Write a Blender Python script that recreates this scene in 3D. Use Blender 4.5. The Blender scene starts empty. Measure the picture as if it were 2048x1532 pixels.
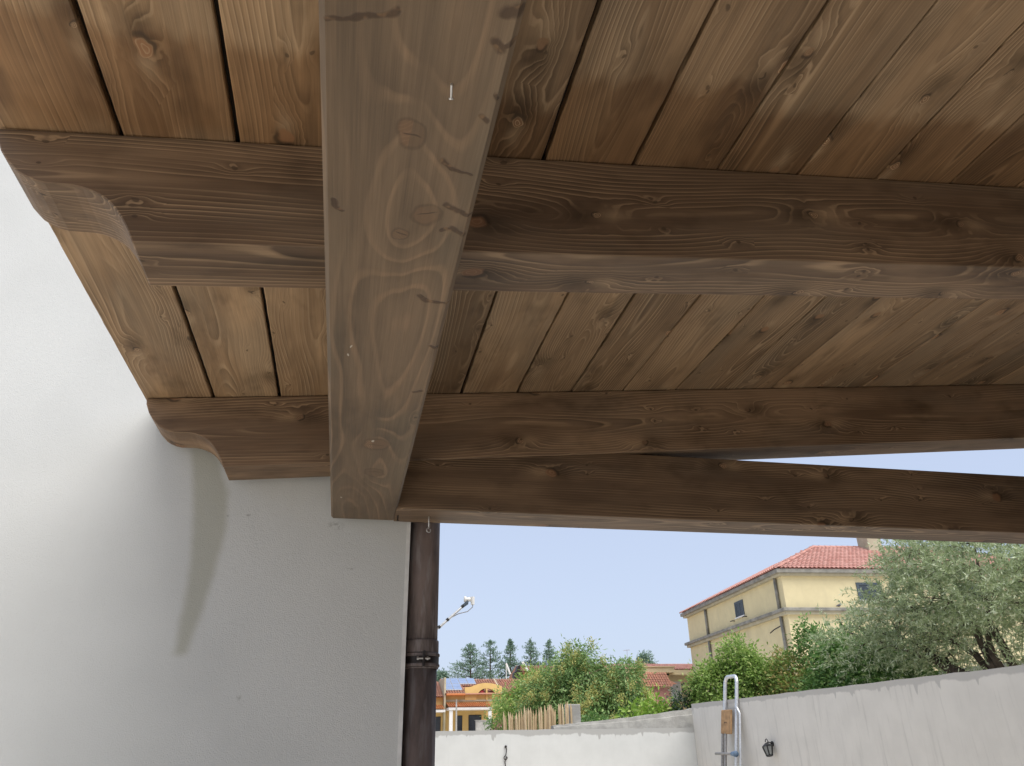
import bpy, bmesh, math, random
import numpy as np
from mathutils import Matrix, Vector
R = math.radians
scene = bpy.context.scene
COL = scene.collection
EYE = 1.6

# ------------------------------------------------------------------ camera
cd = bpy.data.cameras.new('camera'); cam = bpy.data.objects.new('camera', cd); COL.objects.link(cam)
cd.sensor_width = 36.0; cd.lens = 1505.7 / 2048 * 36.0; cd.clip_start = 0.05; cd.clip_end = 1200
yaw, pitch, roll = 0.2155, 0.4452, -0.0208
F = Vector((math.sin(yaw)*math.cos(pitch), math.cos(yaw)*math.cos(pitch), math.sin(pitch)))
R0 = Vector((math.cos(yaw), -math.sin(yaw), 0)); U0 = R0.cross(F)
RV = R0*math.cos(roll) + U0*math.sin(roll); UV = -R0*math.sin(roll) + U0*math.cos(roll)
cm = Matrix((RV, UV, -F)).transposed().to_4x4(); cm.translation = (0, 0, EYE)
cam.matrix_world = cm
scene.camera = cam
scene.render.resolution_x = 1024; scene.render.resolution_y = 766

# ------------------------------------------------------------------ sky, sun, exposure
SUN_TRAVEL = Vector((-0.20, 0.44, -0.87)).normalized()
sun_from = -SUN_TRAVEL
elev = math.asin(sun_from.z); azim = math.atan2(sun_from.x, sun_from.y)
w = bpy.data.worlds.new('World'); scene.world = w; w.use_nodes = True
wn = w.node_tree; wn.nodes.clear()
sky = wn.nodes.new('ShaderNodeTexSky'); sky.sky_type = 'NISHITA'; sky.sun_disc = False
sky.sun_elevation = elev; sky.sun_rotation = azim
sky.altitude = 50; sky.air_density = 1.0; sky.dust_density = 2.0; sky.ozone_density = 1.0
hsv = wn.nodes.new('ShaderNodeHueSaturation'); hsv.inputs['Saturation'].default_value = 0.75; hsv.inputs['Value'].default_value = 0.60
bg = wn.nodes.new('ShaderNodeBackground'); bg.inputs['Strength'].default_value = 0.11
wo = wn.nodes.new('ShaderNodeOutputWorld')
haze_mix = wn.nodes.new('ShaderNodeMix'); haze_mix.data_type = 'RGBA'          # thin even cloud veil over the clear sky
haze_mix.inputs[0].default_value = 0.72; haze_mix.inputs[7].default_value = (1.88, 2.18, 2.86, 1)
wn.links.new(sky.outputs[0], hsv.inputs['Color']); wn.links.new(hsv.outputs[0], haze_mix.inputs[6]); wn.links.new(haze_mix.outputs[2], bg.inputs['Color'])
wn.links.new(bg.outputs[0], wo.inputs['Surface'])
sl = bpy.data.lights.new('sun', 'SUN'); sl.energy = 1.5; sl.angle = R(58); sl.color = (1.0, 0.95, 0.88)
so = bpy.data.objects.new('sun', sl); COL.objects.link(so)
so.rotation_euler = SUN_TRAVEL.to_track_quat('-Z', 'Y').to_euler()
so.location = (3, -6, 12)
scene.view_settings.view_transform = 'Standard'; scene.view_settings.look = 'None'
scene.view_settings.gamma = 1.0; scene.view_settings.use_curve_mapping = False
scene.view_settings.exposure = 1.55
try:
    scene.cycles.max_bounces = 6; scene.cycles.diffuse_bounces = 4
except Exception:
    pass

# ------------------------------------------------------------------ node helpers
class NT:
    def __init__(self, name):
        self.mat = bpy.data.materials.new(name); self.mat.use_nodes = True
        self.t = self.mat.node_tree; self.t.nodes.clear()
        self.out = self.t.nodes.new('ShaderNodeOutputMaterial')
    def n(self, typ, **kw):
        nd = self.t.nodes.new(typ)
        for k, v in kw.items(): setattr(nd, k, v)
        return nd
    def put(self, sock, v):
        if hasattr(v, 'is_output') or isinstance(v, bpy.types.NodeSocket): self.t.links.new(v, sock)
        elif v is not None:
            try: sock.default_value = v
            except Exception: sock.default_value = (*v, 1.0)
    def m(self, op, a, b=None, c=None, clamp=False):
        nd = self.n('ShaderNodeMath', operation=op, use_clamp=clamp)
        self.put(nd.inputs[0], a)
        if b is not None: self.put(nd.inputs[1], b)
        if c is not None: self.put(nd.inputs[2], c)
        return nd.outputs[0]
    def vm(self, op, a, b=None):
        nd = self.n('ShaderNodeVectorMath', operation=op)
        self.put(nd.inputs[0], a)
        if b is not None: self.put(nd.inputs[1], b)
        return nd.outputs[0]
    def sep(self, v):
        nd = self.n('ShaderNodeSeparateXYZ'); self.put(nd.inputs[0], v); return nd.outputs
    def comb(self, x, y, z):
        nd = self.n('ShaderNodeCombineXYZ')
        for i, v in enumerate((x, y, z)): self.put(nd.inputs[i], v)
        return nd.outputs[0]
    def noise(self, vec, scale=1.0, detail=3.0, rough=0.55, col=False):
        nd = self.n('ShaderNodeTexNoise'); self.put(nd.inputs['Vector'], vec)
        nd.inputs['Scale'].default_value = scale; nd.inputs['Detail'].default_value = detail; nd.inputs['Roughness'].default_value = rough
        return nd.outputs['Color'] if col else nd.outputs['Fac']
    def ss(self, v, lo, hi):
        nd = self.n('ShaderNodeMapRange', interpolation_type='SMOOTHSTEP')
        self.put(nd.inputs['Value'], v); self.put(nd.inputs['From Min'], lo); self.put(nd.inputs['From Max'], hi)
        return nd.outputs[0]
    def ramp(self, v, pts, interp='LINEAR'):
        nd = self.n('ShaderNodeValToRGB'); cr = nd.color_ramp; cr.interpolation = interp
        while len(cr.elements) > 1: cr.elements.remove(cr.elements[-1])
        for i, (p, c) in enumerate(pts):
            if not isinstance(c, (tuple, list)): c = (c, c, c)
            e = cr.elements[0] if i == 0 else cr.elements.new(p)
            e.position = p; e.color = (*c, 1)
        self.put(nd.inputs[0], v); return nd.outputs[0]
    def mix(self, f, a, b, mode='MIX'):
        nd = self.n('ShaderNodeMix', data_type='RGBA', blend_type=mode)
        self.put(nd.inputs[0], f)
        for s, v in ((nd.inputs[6], a), (nd.inputs[7], b)):
            if isinstance(v, (tuple, list)): s.default_value = (*v[:3], 1)
            else: self.put(s, v)
        return nd.outputs[2]
    def obj(self): return self.n('ShaderNodeTexCoord').outputs['Object']
    def world(self): return self.n('ShaderNodeNewGeometry').outputs['Position']
    def bump(self, h, strength=0.4, dist=0.01, normal=None):
        nd = self.n('ShaderNodeBump'); nd.inputs['Strength'].default_value = strength; nd.inputs['Distance'].default_value = dist
        self.put(nd.inputs['Height'], h)
        if normal is not None: self.put(nd.inputs['Normal'], normal)
        return nd.outputs[0]
    def finish(self, col, rough=0.7, normal=None, metal=0.0, spec=0.35, transl=None, emit=None):
        b = self.n('ShaderNodeBsdfPrincipled')
        if isinstance(col, (tuple, list)): b.inputs['Base Color'].default_value = (*col[:3], 1)
        else: self.put(b.inputs['Base Color'], col)
        self.put(b.inputs['Roughness'], rough); b.inputs['Metallic'].default_value = metal
        b.inputs['Specular IOR Level'].default_value = spec
        if normal is not None: self.put(b.inputs['Normal'], normal)
        s = b.outputs[0]
        if transl is not None:
            tr = self.n('ShaderNodeBsdfTranslucent')
            if isinstance(col, (tuple, list)): tr.inputs[0].default_value = (*col[:3], 1)
            else: self.put(tr.inputs[0], col)
            mx = self.n('ShaderNodeMixShader'); mx.inputs[0].default_value = transl
            self.t.links.new(s, mx.inputs[1]); self.t.links.new(tr.outputs[0], mx.inputs[2]); s = mx.outputs[0]
        self.t.links.new(s, self.out.inputs['Surface'])
        return self.mat

# ------------------------------------------------------------------ wood
def make_wood(name, dark, mid, light, freq=120, pith=(0.05, -0.05), warp=0.05, kscale=(2.2, 7.5), knots=None, marks=None,
              line_amt=0.6, blotch=0.5, knot_keep=0.3, knot_r=(0.006, 0.012), rough=0.55, const_seed=None, grey=(0.17, 0.155, 0.115), grey_amt=0.5, coat=None, pin_keep=0.8, flecks=None, dl=0.28):
    """stained spruce: year rings round an offset pith, deflected by knots; length along local X"""
    t = NT(name)
    P = t.obj()
    seed = t.n('ShaderNodeObjectInfo').outputs['Random'] if const_seed is None else const_seed
    off = t.comb(t.m('MULTIPLY', seed, 91.0), t.m('MULTIPLY', seed, 57.0), t.m('MULTIPLY', seed, 23.0))
    PN = t.vm('ADD', P, off)
    x, y, z = t.sep(P)
    wv = t.noise(t.vm('MULTIPLY', PN, (1.0, 2.5, 2.5)), 1.0, 1.0, 0.45, col=True)
    wx, wy, wz = t.sep(t.vm('SUBTRACT', wv, (0.5, 0.5, 0.5)))
    s1 = t.m('SUBTRACT', t.m('MULTIPLY', t.m('FRACT', t.m('MULTIPLY', seed, 7.31)), 2.0), 1.0)
    yy = t.m('ADD', t.m('SUBTRACT', y, t.m('MULTIPLY', s1, pith[0])), t.m('MULTIPLY', wx, warp*2))
    zz = t.m('ADD', t.m('SUBTRACT', z, pith[1]), t.m('MULTIPLY', wy, warp*2.6))
    r = t.m('SQRT', t.m('ADD', t.m('MULTIPLY', yy, yy), t.m('MULTIPLY', zz, zz)))
    wob = t.noise(t.vm('MULTIPLY', PN, (3.0, 22.0, 22.0)), 1.0, 1.0)
    ring = t.m('ADD', t.m('MULTIPLY', r, freq), t.m('MULTIPLY', wob, 0.8))
    def g2(dx, dy, sx, sy):
        e = t.m('ADD', t.m('POWER', t.m('ABSOLUTE', t.m('DIVIDE', dx, sx)), 2.0), t.m('POWER', t.m('ABSOLUTE', t.m('DIVIDE', dy, sy)), 2.0))
        return t.m('EXPONENT', t.m('MULTIPLY', e, -1.0))
    # scattered knots, laid out over the unrolled faces
    px_, py_, pz_ = t.sep(PN)
    K = t.comb(t.m('MULTIPLY', px_, kscale[0]), t.m('MULTIPLY', t.m('ADD', py_, pz_), kscale[1]), 0.0)
    kn = t.sep(t.vm('SUBTRACT', t.noise(t.vm('MULTIPLY', PN, (28.0, 28.0, 28.0)), 1.0, 1.0, col=True), (0.5, 0.5, 0.5)))
    def voro(Kv, sc):
        vo = t.n('ShaderNodeTexVoronoi', feature='F1', voronoi_dimensions='2D'); t.put(vo.inputs['Vector'], Kv); vo.inputs['Scale'].default_value = 1.0
        c = t.sep(vo.outputs['Color']); d = t.sep(t.vm('SUBTRACT', vo.outputs['Position'], Kv))
        dx = t.m('ADD', t.m('DIVIDE', d[0], sc[0]), t.m('MULTIPLY', kn[0], 0.026)); dy = t.m('ADD', t.m('DIVIDE', d[1], sc[1]), t.m('MULTIPLY', kn[1], 0.020))
        return c, dx, dy
    c, dx, dy = voro(K, kscale)
    keep = t.m('GREATER_THAN', c[0], knot_keep)
    ring = t.m('ADD', ring, t.m('MULTIPLY', t.m('MULTIPLY', g2(dx, dy, 0.085, 0.032), keep), 3.4))
    dk = t.m('SQRT', t.m('ADD', t.m('POWER', t.m('ABSOLUTE', t.m('DIVIDE', dx, 1.4)), 2.0), t.m('MULTIPLY', dy, dy)))
    rel = t.m('DIVIDE', dk, t.m('ADD', t.m('MULTIPLY', c[1], knot_r[1]), knot_r[0]))
    kmask = t.m('MULTIPLY', t.ss(rel, 1.15, 0.80), keep)
    side = t.m('SUBTRACT', t.m('MULTIPLY', t.m('GREATER_THAN', c[2], 0.5), 2.0), 1.0)
    cres = t.ss(t.m('DIVIDE', t.m('MULTIPLY', t.m('ADD', t.m('MULTIPLY', dx, 0.7), t.m('MULTIPLY', dy, t.m('SUBTRACT', t.m('MULTIPLY', c[1], 2.4), 1.2))), side), dk), -0.35, 0.75)   # bark shows round one side only
    kedge = t.m('MULTIPLY', t.m('MULTIPLY', t.m('MULTIPLY', t.ss(rel, 0.55, 0.95), t.ss(rel, 1.5, 1.05)), keep), cres)
    halo = t.m('MULTIPLY', g2(t.m('SUBTRACT', dx, t.m('MULTIPLY', side, 0.035)), dy, 0.05, 0.030), keep)
    pale = t.m('MULTIPLY', g2(t.m('ADD', dx, t.m('MULTIPLY', side, 0.035)), dy, 0.04, 0.016), keep)
    # pin knots
    sc2 = (5.5, 19.0)
    K2 = t.comb(t.m('MULTIPLY', px_, sc2[0]), t.m('MULTIPLY', t.m('ADD', py_, pz_), sc2[1]), 0.0)
    c2, ex, ey = voro(K2, sc2)
    keep2 = t.m('GREATER_THAN', c2[0], pin_keep)
    dk2 = t.m('SQRT', t.m('ADD', t.m('POWER', t.m('ABSOLUTE', t.m('DIVIDE', ex, 1.4)), 2.0), t.m('MULTIPLY', ey, ey)))
    pin = t.m('MULTIPLY', t.ss(dk2, 0.0055, 0.003), keep2)
    ring = t.m('ADD', ring, t.m('MULTIPLY', t.m('MULTIPLY', g2(ex, ey, 0.035, 0.012), keep2), 1.6))
    if knots:
        for ki, (kx, ky, kr) in enumerate(knots):
            fx = t.m('SUBTRACT', x, kx); fy = t.m('SUBTRACT', y, ky)
            ring = t.m('ADD', ring, t.m('MULTIPLY', g2(fx, fy, 0.15, 0.055), 2.6))
            ddx = t.m('ADD', fx, t.m('MULTIPLY', kn[0], 0.022)); ddy = t.m('ADD', fy, t.m('MULTIPLY', kn[1], 0.020))
            dd = t.m('DIVIDE', t.m('SQRT', t.m('ADD', t.m('POWER', t.m('ABSOLUTE', t.m('DIVIDE', ddx, 1.25)), 2.0), t.m('MULTIPLY', ddy, ddy))), kr)
            kmask = t.m('MAXIMUM', kmask, t.m('MULTIPLY', t.ss(dd, 1.2, 0.75), 0.8))
            kedge = t.m('MAXIMUM', kedge, t.m('MULTIPLY', t.m('MULTIPLY', t.ss(dd, 0.8, 1.0), t.ss(dd, 1.25, 1.05)), 0.34))
            ca = (0.25, -0.35, 0.6, 0.1, -0.2)[ki % 5]; off_ = (-0.2, 0.1, 0.35, -0.1, 0.2)[ki % 5]*kr
            crack = t.m('MULTIPLY', t.ss(t.m('ABSOLUTE', t.m('ADD', t.m('ADD', ddx, off_), t.m('MULTIPLY', ddy, ca))), 0.0026, 0.0006), t.ss(t.m('ABSOLUTE', t.m('ADD', ddy, off_*0.5)), kr*0.85, kr*0.35))
            kedge = t.m('MAXIMUM', kedge, t.m('MULTIPLY', crack, 0.8))
    fr = t.m('FRACT', ring)
    line = t.ramp(fr, [(0.0, 1.0), (0.10, 0.9), (0.22, 0.15), (0.6, 0.0), (0.90, 0.0), (0.95, 0.6), (1.0, 1.0)])
    dline = t.ramp(fr, [(0.0, 0.0), (0.55, 0.0), (0.82, 1.0), (0.90, 1.0), (0.95, 0.0)])
    lmod = t.ss(t.noise(t.vm('MULTIPLY', PN, (0.9, 14.0, 14.0)), 1.0, 2.0), 0.30, 0.68)
    fibv = t.vm('MULTIPLY', PN, (7.0, 340.0, 340.0))
    fib = t.noise(fibv, 1.0, 3.0, 0.65)
    fib2 = t.noise(t.vm('MULTIPLY', PN, (2.0, 55.0, 55.0)), 1.0, 2.0, 0.6)
    big = t.sep(t.noise(t.vm('MULTIPLY', PN, (1.4, 5.0, 5.0)), 1.0, 3.0, 0.6, col=True))
    big2 = t.noise(t.vm('MULTIPLY', t.vm('ADD', PN, (5.0, 9.0, 2.0)), (4.0, 9.0, 9.0)), 1.0, 3.0, 0.65)
    base = t.mix(t.ss(big[0], 0.34, 0.66), dark, mid)
    base = t.mix(t.m('MULTIPLY', t.ss(big[1], 0.46, 0.66), grey_amt), base, grey)
    tone = t.m('ADD', 0.78, t.m('MULTIPLY', t.m('FRACT', t.m('MULTIPLY', seed, 13.7)), 0.42))
    base = t.mix(1.0, base, t.comb(tone, tone, tone), 'MULTIPLY')
    base = t.mix(t.m('MULTIPLY', t.m('MULTIPLY', line, lmod), line_amt), base, light)
    sm = t.m('SUBTRACT', t.m('ADD', 0.42, t.m('MULTIPLY', t.m('ADD', fib, fib2), 0.60)), t.m('MULTIPLY', t.m('MULTIPLY', dline, lmod), dl))
    base = t.mix(1.0, base, t.comb(sm, sm, sm), 'MULTIPLY')
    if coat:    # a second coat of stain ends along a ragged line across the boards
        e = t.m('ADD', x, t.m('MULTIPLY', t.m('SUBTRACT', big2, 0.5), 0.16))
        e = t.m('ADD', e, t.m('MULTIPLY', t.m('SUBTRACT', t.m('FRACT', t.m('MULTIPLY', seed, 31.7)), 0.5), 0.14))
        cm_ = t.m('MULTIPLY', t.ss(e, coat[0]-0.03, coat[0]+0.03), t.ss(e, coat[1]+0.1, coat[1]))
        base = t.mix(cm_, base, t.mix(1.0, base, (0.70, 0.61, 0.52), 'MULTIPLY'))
    base = t.mix(t.m('MULTIPLY', pale, 0.35), base, light)
    bl = t.m('MAXIMUM', t.m('MULTIPLY', t.ss(big2, 0.50, 0.74), blotch), t.m('MULTIPLY', halo, 0.75))
    base = t.mix(bl, base, t.mix(1.0, base, (0.36, 0.34, 0.30), 'MULTIPLY'))
    kcol = t.mix(t.m('MULTIPLY', t.ss(t.m('FRACT', t.m('ADD', t.m('MULTIPLY', rel, 2.3), t.m('MULTIPLY', kn[2], 1.5))), 0.5, 0.95), t.ss(c[2], 0.2, 0.9)), t.mix(c[1], tuple(v*0.55 for v in mid), (mid[0]*0.95, mid[1]*0.72, mid[2]*0.6)), light)
    base = t.mix(t.m('MULTIPLY', kmask, 0.8), base, kcol)
    base = t.mix(t.m('MULTIPLY', kedge, 0.8), base, tuple(v*0.25 for v in dark))
    base = t.mix(t.m('MULTIPLY', pin, 0.7), base, tuple(v*0.4 for v in dark))
    h = fib
    if marks:
        mm = None
        nx, ny, nz = t.sep(t.vm('MULTIPLY', t.vm('SUBTRACT', t.noise(t.vm('MULTIPLY', P, (32.0, 32.0, 32.0)), 1.0, 1.0, col=True), (0.5, 0.5, 0.5)), (0.022, 0.014, 0.01)))
        px = t.m('ADD', x, nx); py = t.m('ADD', y, ny)
        for (ax, ay, bx, by, rad) in marks:
            ex, ey = bx-ax, by-ay; L2 = ex*ex+ey*ey+1e-9
            qx = t.m('SUBTRACT', px, ax); qy = t.m('SUBTRACT', py, ay)
            hh = t.m('DIVIDE', t.m('ADD', t.m('MULTIPLY', qx, ex), t.m('MULTIPLY', qy, ey)), L2, clamp=True)
            ux = t.m('SUBTRACT', qx, t.m('MULTIPLY', hh, ex)); uy = t.m('SUBTRACT', qy, t.m('MULTIPLY', hh, ey))
            dd = t.m('SQRT', t.m('ADD', t.m('MULTIPLY', ux, ux), t.m('MULTIPLY', uy, uy)))
            mk = t.ss(dd, rad*1.25, rad*0.45)
            mm = mk if mm is None else t.m('MAXIMUM', mm, mk)
        pat = t.noise(t.vm('MULTIPLY', P, (70.0, 70.0, 70.0)), 1.0, 1.0)
        base = t.mix(t.m('MULTIPLY', mm, 0.66), base, t.mix(t.ss(pat, 0.50, 0.72), (0.040, 0.020, 0.011), (0.20, 0.115, 0.055)))
        h = t.m('SUBTRACT', h, t.m('MULTIPLY', mm, 3.0))
    for (ax, ay, rad) in (flecks or []):
        qx = t.m('ADD', t.m('SUBTRACT', x, ax), t.m('MULTIPLY', kn[0], 0.02)); qy = t.m('ADD', t.m('SUBTRACT', y, ay), t.m('MULTIPLY', kn[1], 0.02))
        dd = t.m('SQRT', t.m('ADD', t.m('POWER', t.m('ABSOLUTE', t.m('DIVIDE', qx, 3.0)), 2.0), t.m('MULTIPLY', qy, qy)))
        base = t.mix(t.m('MULTIPLY', t.ss(dd, rad, rad*0.5), 0.7), base, (0.62, 0.58, 0.50))
    ro = t.m('ADD', rough, t.m('MULTIPLY', fib2, 0.15))
    return t.finish(base, ro, t.bump(h, 0.3, 0.0012), spec=0.4)

M_KNOTS = [(0.788, 0.038, 0.020), (0.958, 0.078, 0.021), (1.013, 0.038, 0.012), (1.985, 0.045, 0.034), (2.226, 0.051, 0.027)]
M_MARKS = [(0.625, -0.073, 0.614, -0.023, .0035), (0.614, -0.023, 0.598, 0.008, .005), (0.577, 0.128, 0.572, 0.141, .010), (0.62, 0.126, 0.626, 0.133, .009),
 (0.626, 0.133, 0.616, 0.147, .004), (0.699, 0.14, 0.706, 0.145, .004), (0.739, 0.129, 0.743, 0.136, .006), (0.832, 0.088, 0.846, 0.104, .006),
 (0.846, 0.104, 0.856, 0.135, .004), (0.926, 0.105, 0.937, 0.124, .006), (0.937, 0.124, 0.948, 0.145, .004), (0.992, 0.105, 0.986, 0.123, .004),
 (0.986, 0.123, 0.994, 0.14, .007), (1.198, 0.089, 1.212, 0.106, .007), (1.212, 0.106, 1.213, 0.142, .006), (0.95, -0.064, 0.965, -0.061, .006),
 (0.965, -0.061, 0.967, -0.051, .005), (1.389, 0.13, 1.398, 0.148, .006), (1.622, 0.118, 1.614, 0.135, .006)]
XC = 0.0345   # centre line of the long beam
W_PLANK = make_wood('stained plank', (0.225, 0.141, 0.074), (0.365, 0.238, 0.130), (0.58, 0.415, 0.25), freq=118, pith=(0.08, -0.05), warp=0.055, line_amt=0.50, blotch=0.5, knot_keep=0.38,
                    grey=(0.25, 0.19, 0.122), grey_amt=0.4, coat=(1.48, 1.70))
W_BEAM = make_wood('stained long beam', (0.160, 0.112, 0.070), (0.236, 0.163, 0.100), (0.39, 0.25, 0.145), freq=55, pith=(0.02, -0.07), warp=0.07, line_amt=0.30, dl=0.08, blotch=0.3,
                   knot_keep=0.97, const_seed=0.37, pin_keep=0.95, flecks=[(1.42, 0.0665, .0022), (1.455, 0.0705, .003), (2.50, 0.0815, .003), (1.96, 0.0, .004)], grey=(0.165, 0.130, 0.087), grey_amt=0.6, knots=[(a, -(b-XC), c) for a, b, c in M_KNOTS], marks=[(a, -(b-XC), c, -(d-XC), e) for a, b, c, d, e in M_MARKS])
W_RAFTER = make_wood('stained rafter', (0.122, 0.075, 0.043), (0.236, 0.153, 0.091), (0.49, 0.34, 0.20), freq=100, pith=(0.08, -0.13), warp=0.05, line_amt=0.55, blotch=0.5, kscale=(1.7, 6.5), knot_keep=0.3,
                     grey=(0.14, 0.102, 0.070), grey_amt=0.45)

def simple(name, col, rough=0.7, var=0.15, scale=8.0, bump=0.0, bscale=60.0, metal=0.0, spec=0.35, dirt=None):
    t = NT(name); P = t.obj()
    n = t.noise(P, scale, 4.0, 0.6)
    c2 = tuple(v*(1-var*2) for v in col)
    c = t.mix(t.ss(n, 0.3, 0.7), c2, col)
    if dirt:
        dn = t.noise(t.vm('MULTIPLY', P, dirt[1]), 1.0, 4.0, 0.65)
        c = t.mix(t.m('MULTIPLY', t.ss(dn, 0.5, 0.75), dirt[2]), c, dirt[0])
    nm = t.bump(t.noise(P, bscale, 3.0), 0.5, bump) if bump else None
    return t.finish(c, rough, nm, metal, spec)

# house wall: scratched render, damp stain under the rafter tail
def stucco():
    t = NT('white scratched render'); P = t.world(); x, y, z = t.sep(P)
    mp = t.n('ShaderNodeMapping'); t.put(mp.inputs['Vector'], P); mp.inputs['Rotation'].default_value = (0.3, 0.62, 0.4); PR = mp.outputs[0]
    n1 = t.noise(PR, 300.0, 2.0, 0.6)
    n2 = t.noise(PR, 75.0, 3.0, 0.6); n3 = t.noise(P, 1.6, 3.0, 0.5)
    c = t.mix(t.ss(n3, 0.3, 0.7), (0.525, 0.535, 0.52), (0.58, 0.59, 0.575))
    c = t.mix(t.m('MULTIPLY', t.ss(n1, 0.42, 0.25), 0.35), c, (0.45, 0.45, 0.42))
    # damp streak: centre line and half width over height
    zz = t.m('DIVIDE', t.m('SUBTRACT', z, 1.87), 0.78, clamp=True)
    xc = t.ramp(zz, [(0.0, 0.162), (0.21, 0.186), (0.42, 0.198), (0.56, 0.198), (0.74, 0.181), (0.88, 0.150), (1.0, 0.11)])
    hw = t.ramp(zz, [(0.0, 0.020), (0.21, 0.034), (0.42, 0.046), (0.56, 0.057), (0.74, 0.062), (0.88, 0.05), (1.0, 0.03)])
    wob = t.m('MULTIPLY', t.m('SUBTRACT', t.noise(PR, 11.0, 4.0, 0.7), 0.5), 0.022)
    dxx = t.m('ABSOLUTE', t.m('ADD', t.m('ADD', t.m('ADD', x, 0.70), t.m('MULTIPLY', xc, -1.0)), wob))
    st = t.m('MULTIPLY', t.ss(t.m('SUBTRACT', dxx, hw), 0.018, -0.020), t.m('MULTIPLY', t.ss(z, 1.865, 1.90), t.ss(z, 2.70, 2.55)))
    c = t.mix(t.m('MULTIPLY', st, 0.62), c, (0.33, 0.325, 0.255))
    # small scuffs
    for (sx, sz, r1, r2) in ((-0.062, 2.336, 0.045, 0.022), (-0.379, 2.365, 0.022, 0.006), (0.0, 2.18, 0.02, 0.006), (-0.33, 1.75, 0.012, 0.012), (-0.45, 2.36, .012, .005)):
        e = t.m('SQRT', t.m('ADD', t.m('POWER', t.m('ABSOLUTE', t.m('DIVIDE', t.m('SUBTRACT', x, sx), r1)), 2.0), t.m('POWER', t.m('ABSOLUTE', t.m('DIVIDE', t.m('SUBTRACT', z, sz), r2)), 2.0)))
        k = t.m('MULTIPLY', t.ss(e, 1.0, 0.2), t.ss(n2, 0.45, 0.6))
        c = t.mix(t.m('MULTIPLY', k, 0.5), c, (0.2, 0.2, 0.18))
    h = t.m('ADD', t.m('MULTIPLY', n1, 0.8), t.m('MULTIPLY', n2, 0.35))
    return t.finish(c, 0.9, t.bump(h, 0.4, 0.004), spec=0.2)

def plaster(name, base, wet, axis, ztop_fn, band, streaks):
    """yard wall: damp cement along the top with drips, faint streaks"""
    t = NT(name); P = t.world(); x, y, z = t.sep(P); u = x if axis == 'x' else y
    n1 = t.noise(P, 3.0, 4.0, 0.6); n2 = t.noise(P, 120.0, 2.0)
    c = t.mix(t.ss(n1, 0.3, 0.7), tuple(v*0.93 for v in base), base)
    uv = t.comb(u, 0.0, t.m('MULTIPLY', z, 0.12))
    nb = t.noise(uv, 2.6, 4.0, 0.6); dr = t.noise(uv, 9.0, 2.0, 0.5)
    drop = t.m('ADD', t.m('MULTIPLY', nb, band*1.6), t.m('MULTIPLY', t.ss(dr, 0.56, 0.74), band*1.3))
    depth = t.m('SUBTRACT', ztop_fn(t, u), z)
    m = t.ss(t.m('SUBTRACT', depth, drop), 0.012, -0.012)
    c = t.mix(m, c, wet)
    sn = t.noise(t.comb(t.m('MULTIPLY', u, 14.0), 0.0, t.m('MULTIPLY', z, 1.2)), 1.0, 4.0, 0.6)
    c = t.mix(t.m('MULTIPLY', t.ss(sn, 0.52, 0.72), streaks), c, tuple(v*0.72 for v in base))
    return t.finish(c, 0.9, t.bump(n2, 0.3, 0.003), spec=0.2)

STUCCO = stucco()
WHITEWALL = plaster('white limewash yard wall', (0.56, 0.57, 0.555), (0.37, 0.37, 0.355), 'x', lambda t, u: t.m('ADD', t.m('MULTIPLY', u, -0.004), 1.803), 0.10, 0.12)
GREYWALL = plaster('grey cement yard wall', (0.65, 0.625, 0.575), (0.46, 0.445, 0.415), 'y', lambda t, u: 2.17, 0.085, 0.6)
CONCRETE = simple('rough concrete', (0.42, 0.41, 0.38), 0.95, 0.15, 5.0, 0.01, 40.0, dirt=((0.25, 0.25, 0.23), (3, 3, 8), 0.5))
GROUND = simple('pale concrete yard', (0.68, 0.62, 0.53), 0.9, 0.08, 1.2, 0.003, 50.0)
PIPE = None
def pipe_mat():
    t = NT('weathered brown pipe'); P = t.obj(); x, y, z = t.sep(P)
    n = t.noise(t.vm('MULTIPLY', P, (9., 9., 2.2)), 1.0, 5.0, 0.65); n2 = t.noise(t.vm('MULTIPLY', P, (40., 40., 6.)), 1.0, 4.0, 0.6)
    c = t.mix(t.ss(n, 0.35, 0.68), (0.082, 0.066, 0.062), (0.19, 0.145, 0.130))
    c = t.mix(t.m('MULTIPLY', t.ss(n2, 0.46, 0.66), 0.65), c, (0.25, 0.225, 0.22))
    return t.finish(c, 0.72, t.bump(n2, 0.2, 0.002), spec=0.3)
PIPE = pipe_mat()
DARKMETAL = simple('dark brown clamp metal', (0.035, 0.028, 0.026), 0.5, 0.2, 40.0, metal=0.3)
STEEL = simple('zinc steel', (0.62, 0.62, 0.62), 0.35, 0.1, 60.0, metal=0.9)
ALU = simple('aluminium', (0.74, 0.75, 0.76), 0.38, 0.1, 30.0, metal=0.75)
DULLALU = simple('dull aluminium', (0.36, 0.35, 0.34), 0.5, 0.15, 30.0, metal=0.5)
BLUEP = simple('blue plastic', (0.15, 0.23, 0.34), 0.5)
BOARD = simple('raw pine board', (0.45, 0.27, 0.13), 0.7, 0.2, 12.0)
BLACK = simple('black iron', (0.028, 0.028, 0.028), 0.5, 0.2, 50.0)
GLASSY = simple('milky lamp glass', (0.26, 0.27, 0.26), 0.15, 0.1, 10.0)
FELT = simple('roof underlay', (0.030, 0.022, 0.016), 0.95)
BEAD = simple('white corner bead', (0.78, 0.78, 0.76), 0.6)
YELLOW = simple('pale yellow render', (0.66, 0.575, 0.35), 0.9, 0.05, 1.2, 0.004, 30.0, dirt=((0.40, 0.36, 0.25), (0.8, 0.8, 0.35), 0.4))
OCHRE = simple('ochre render', (0.64, 0.44, 0.17), 0.9, 0.08, 1.0, dirt=((0.42, 0.34, 0.2), (0.9, 0.9, 0.4), 0.4))
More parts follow.
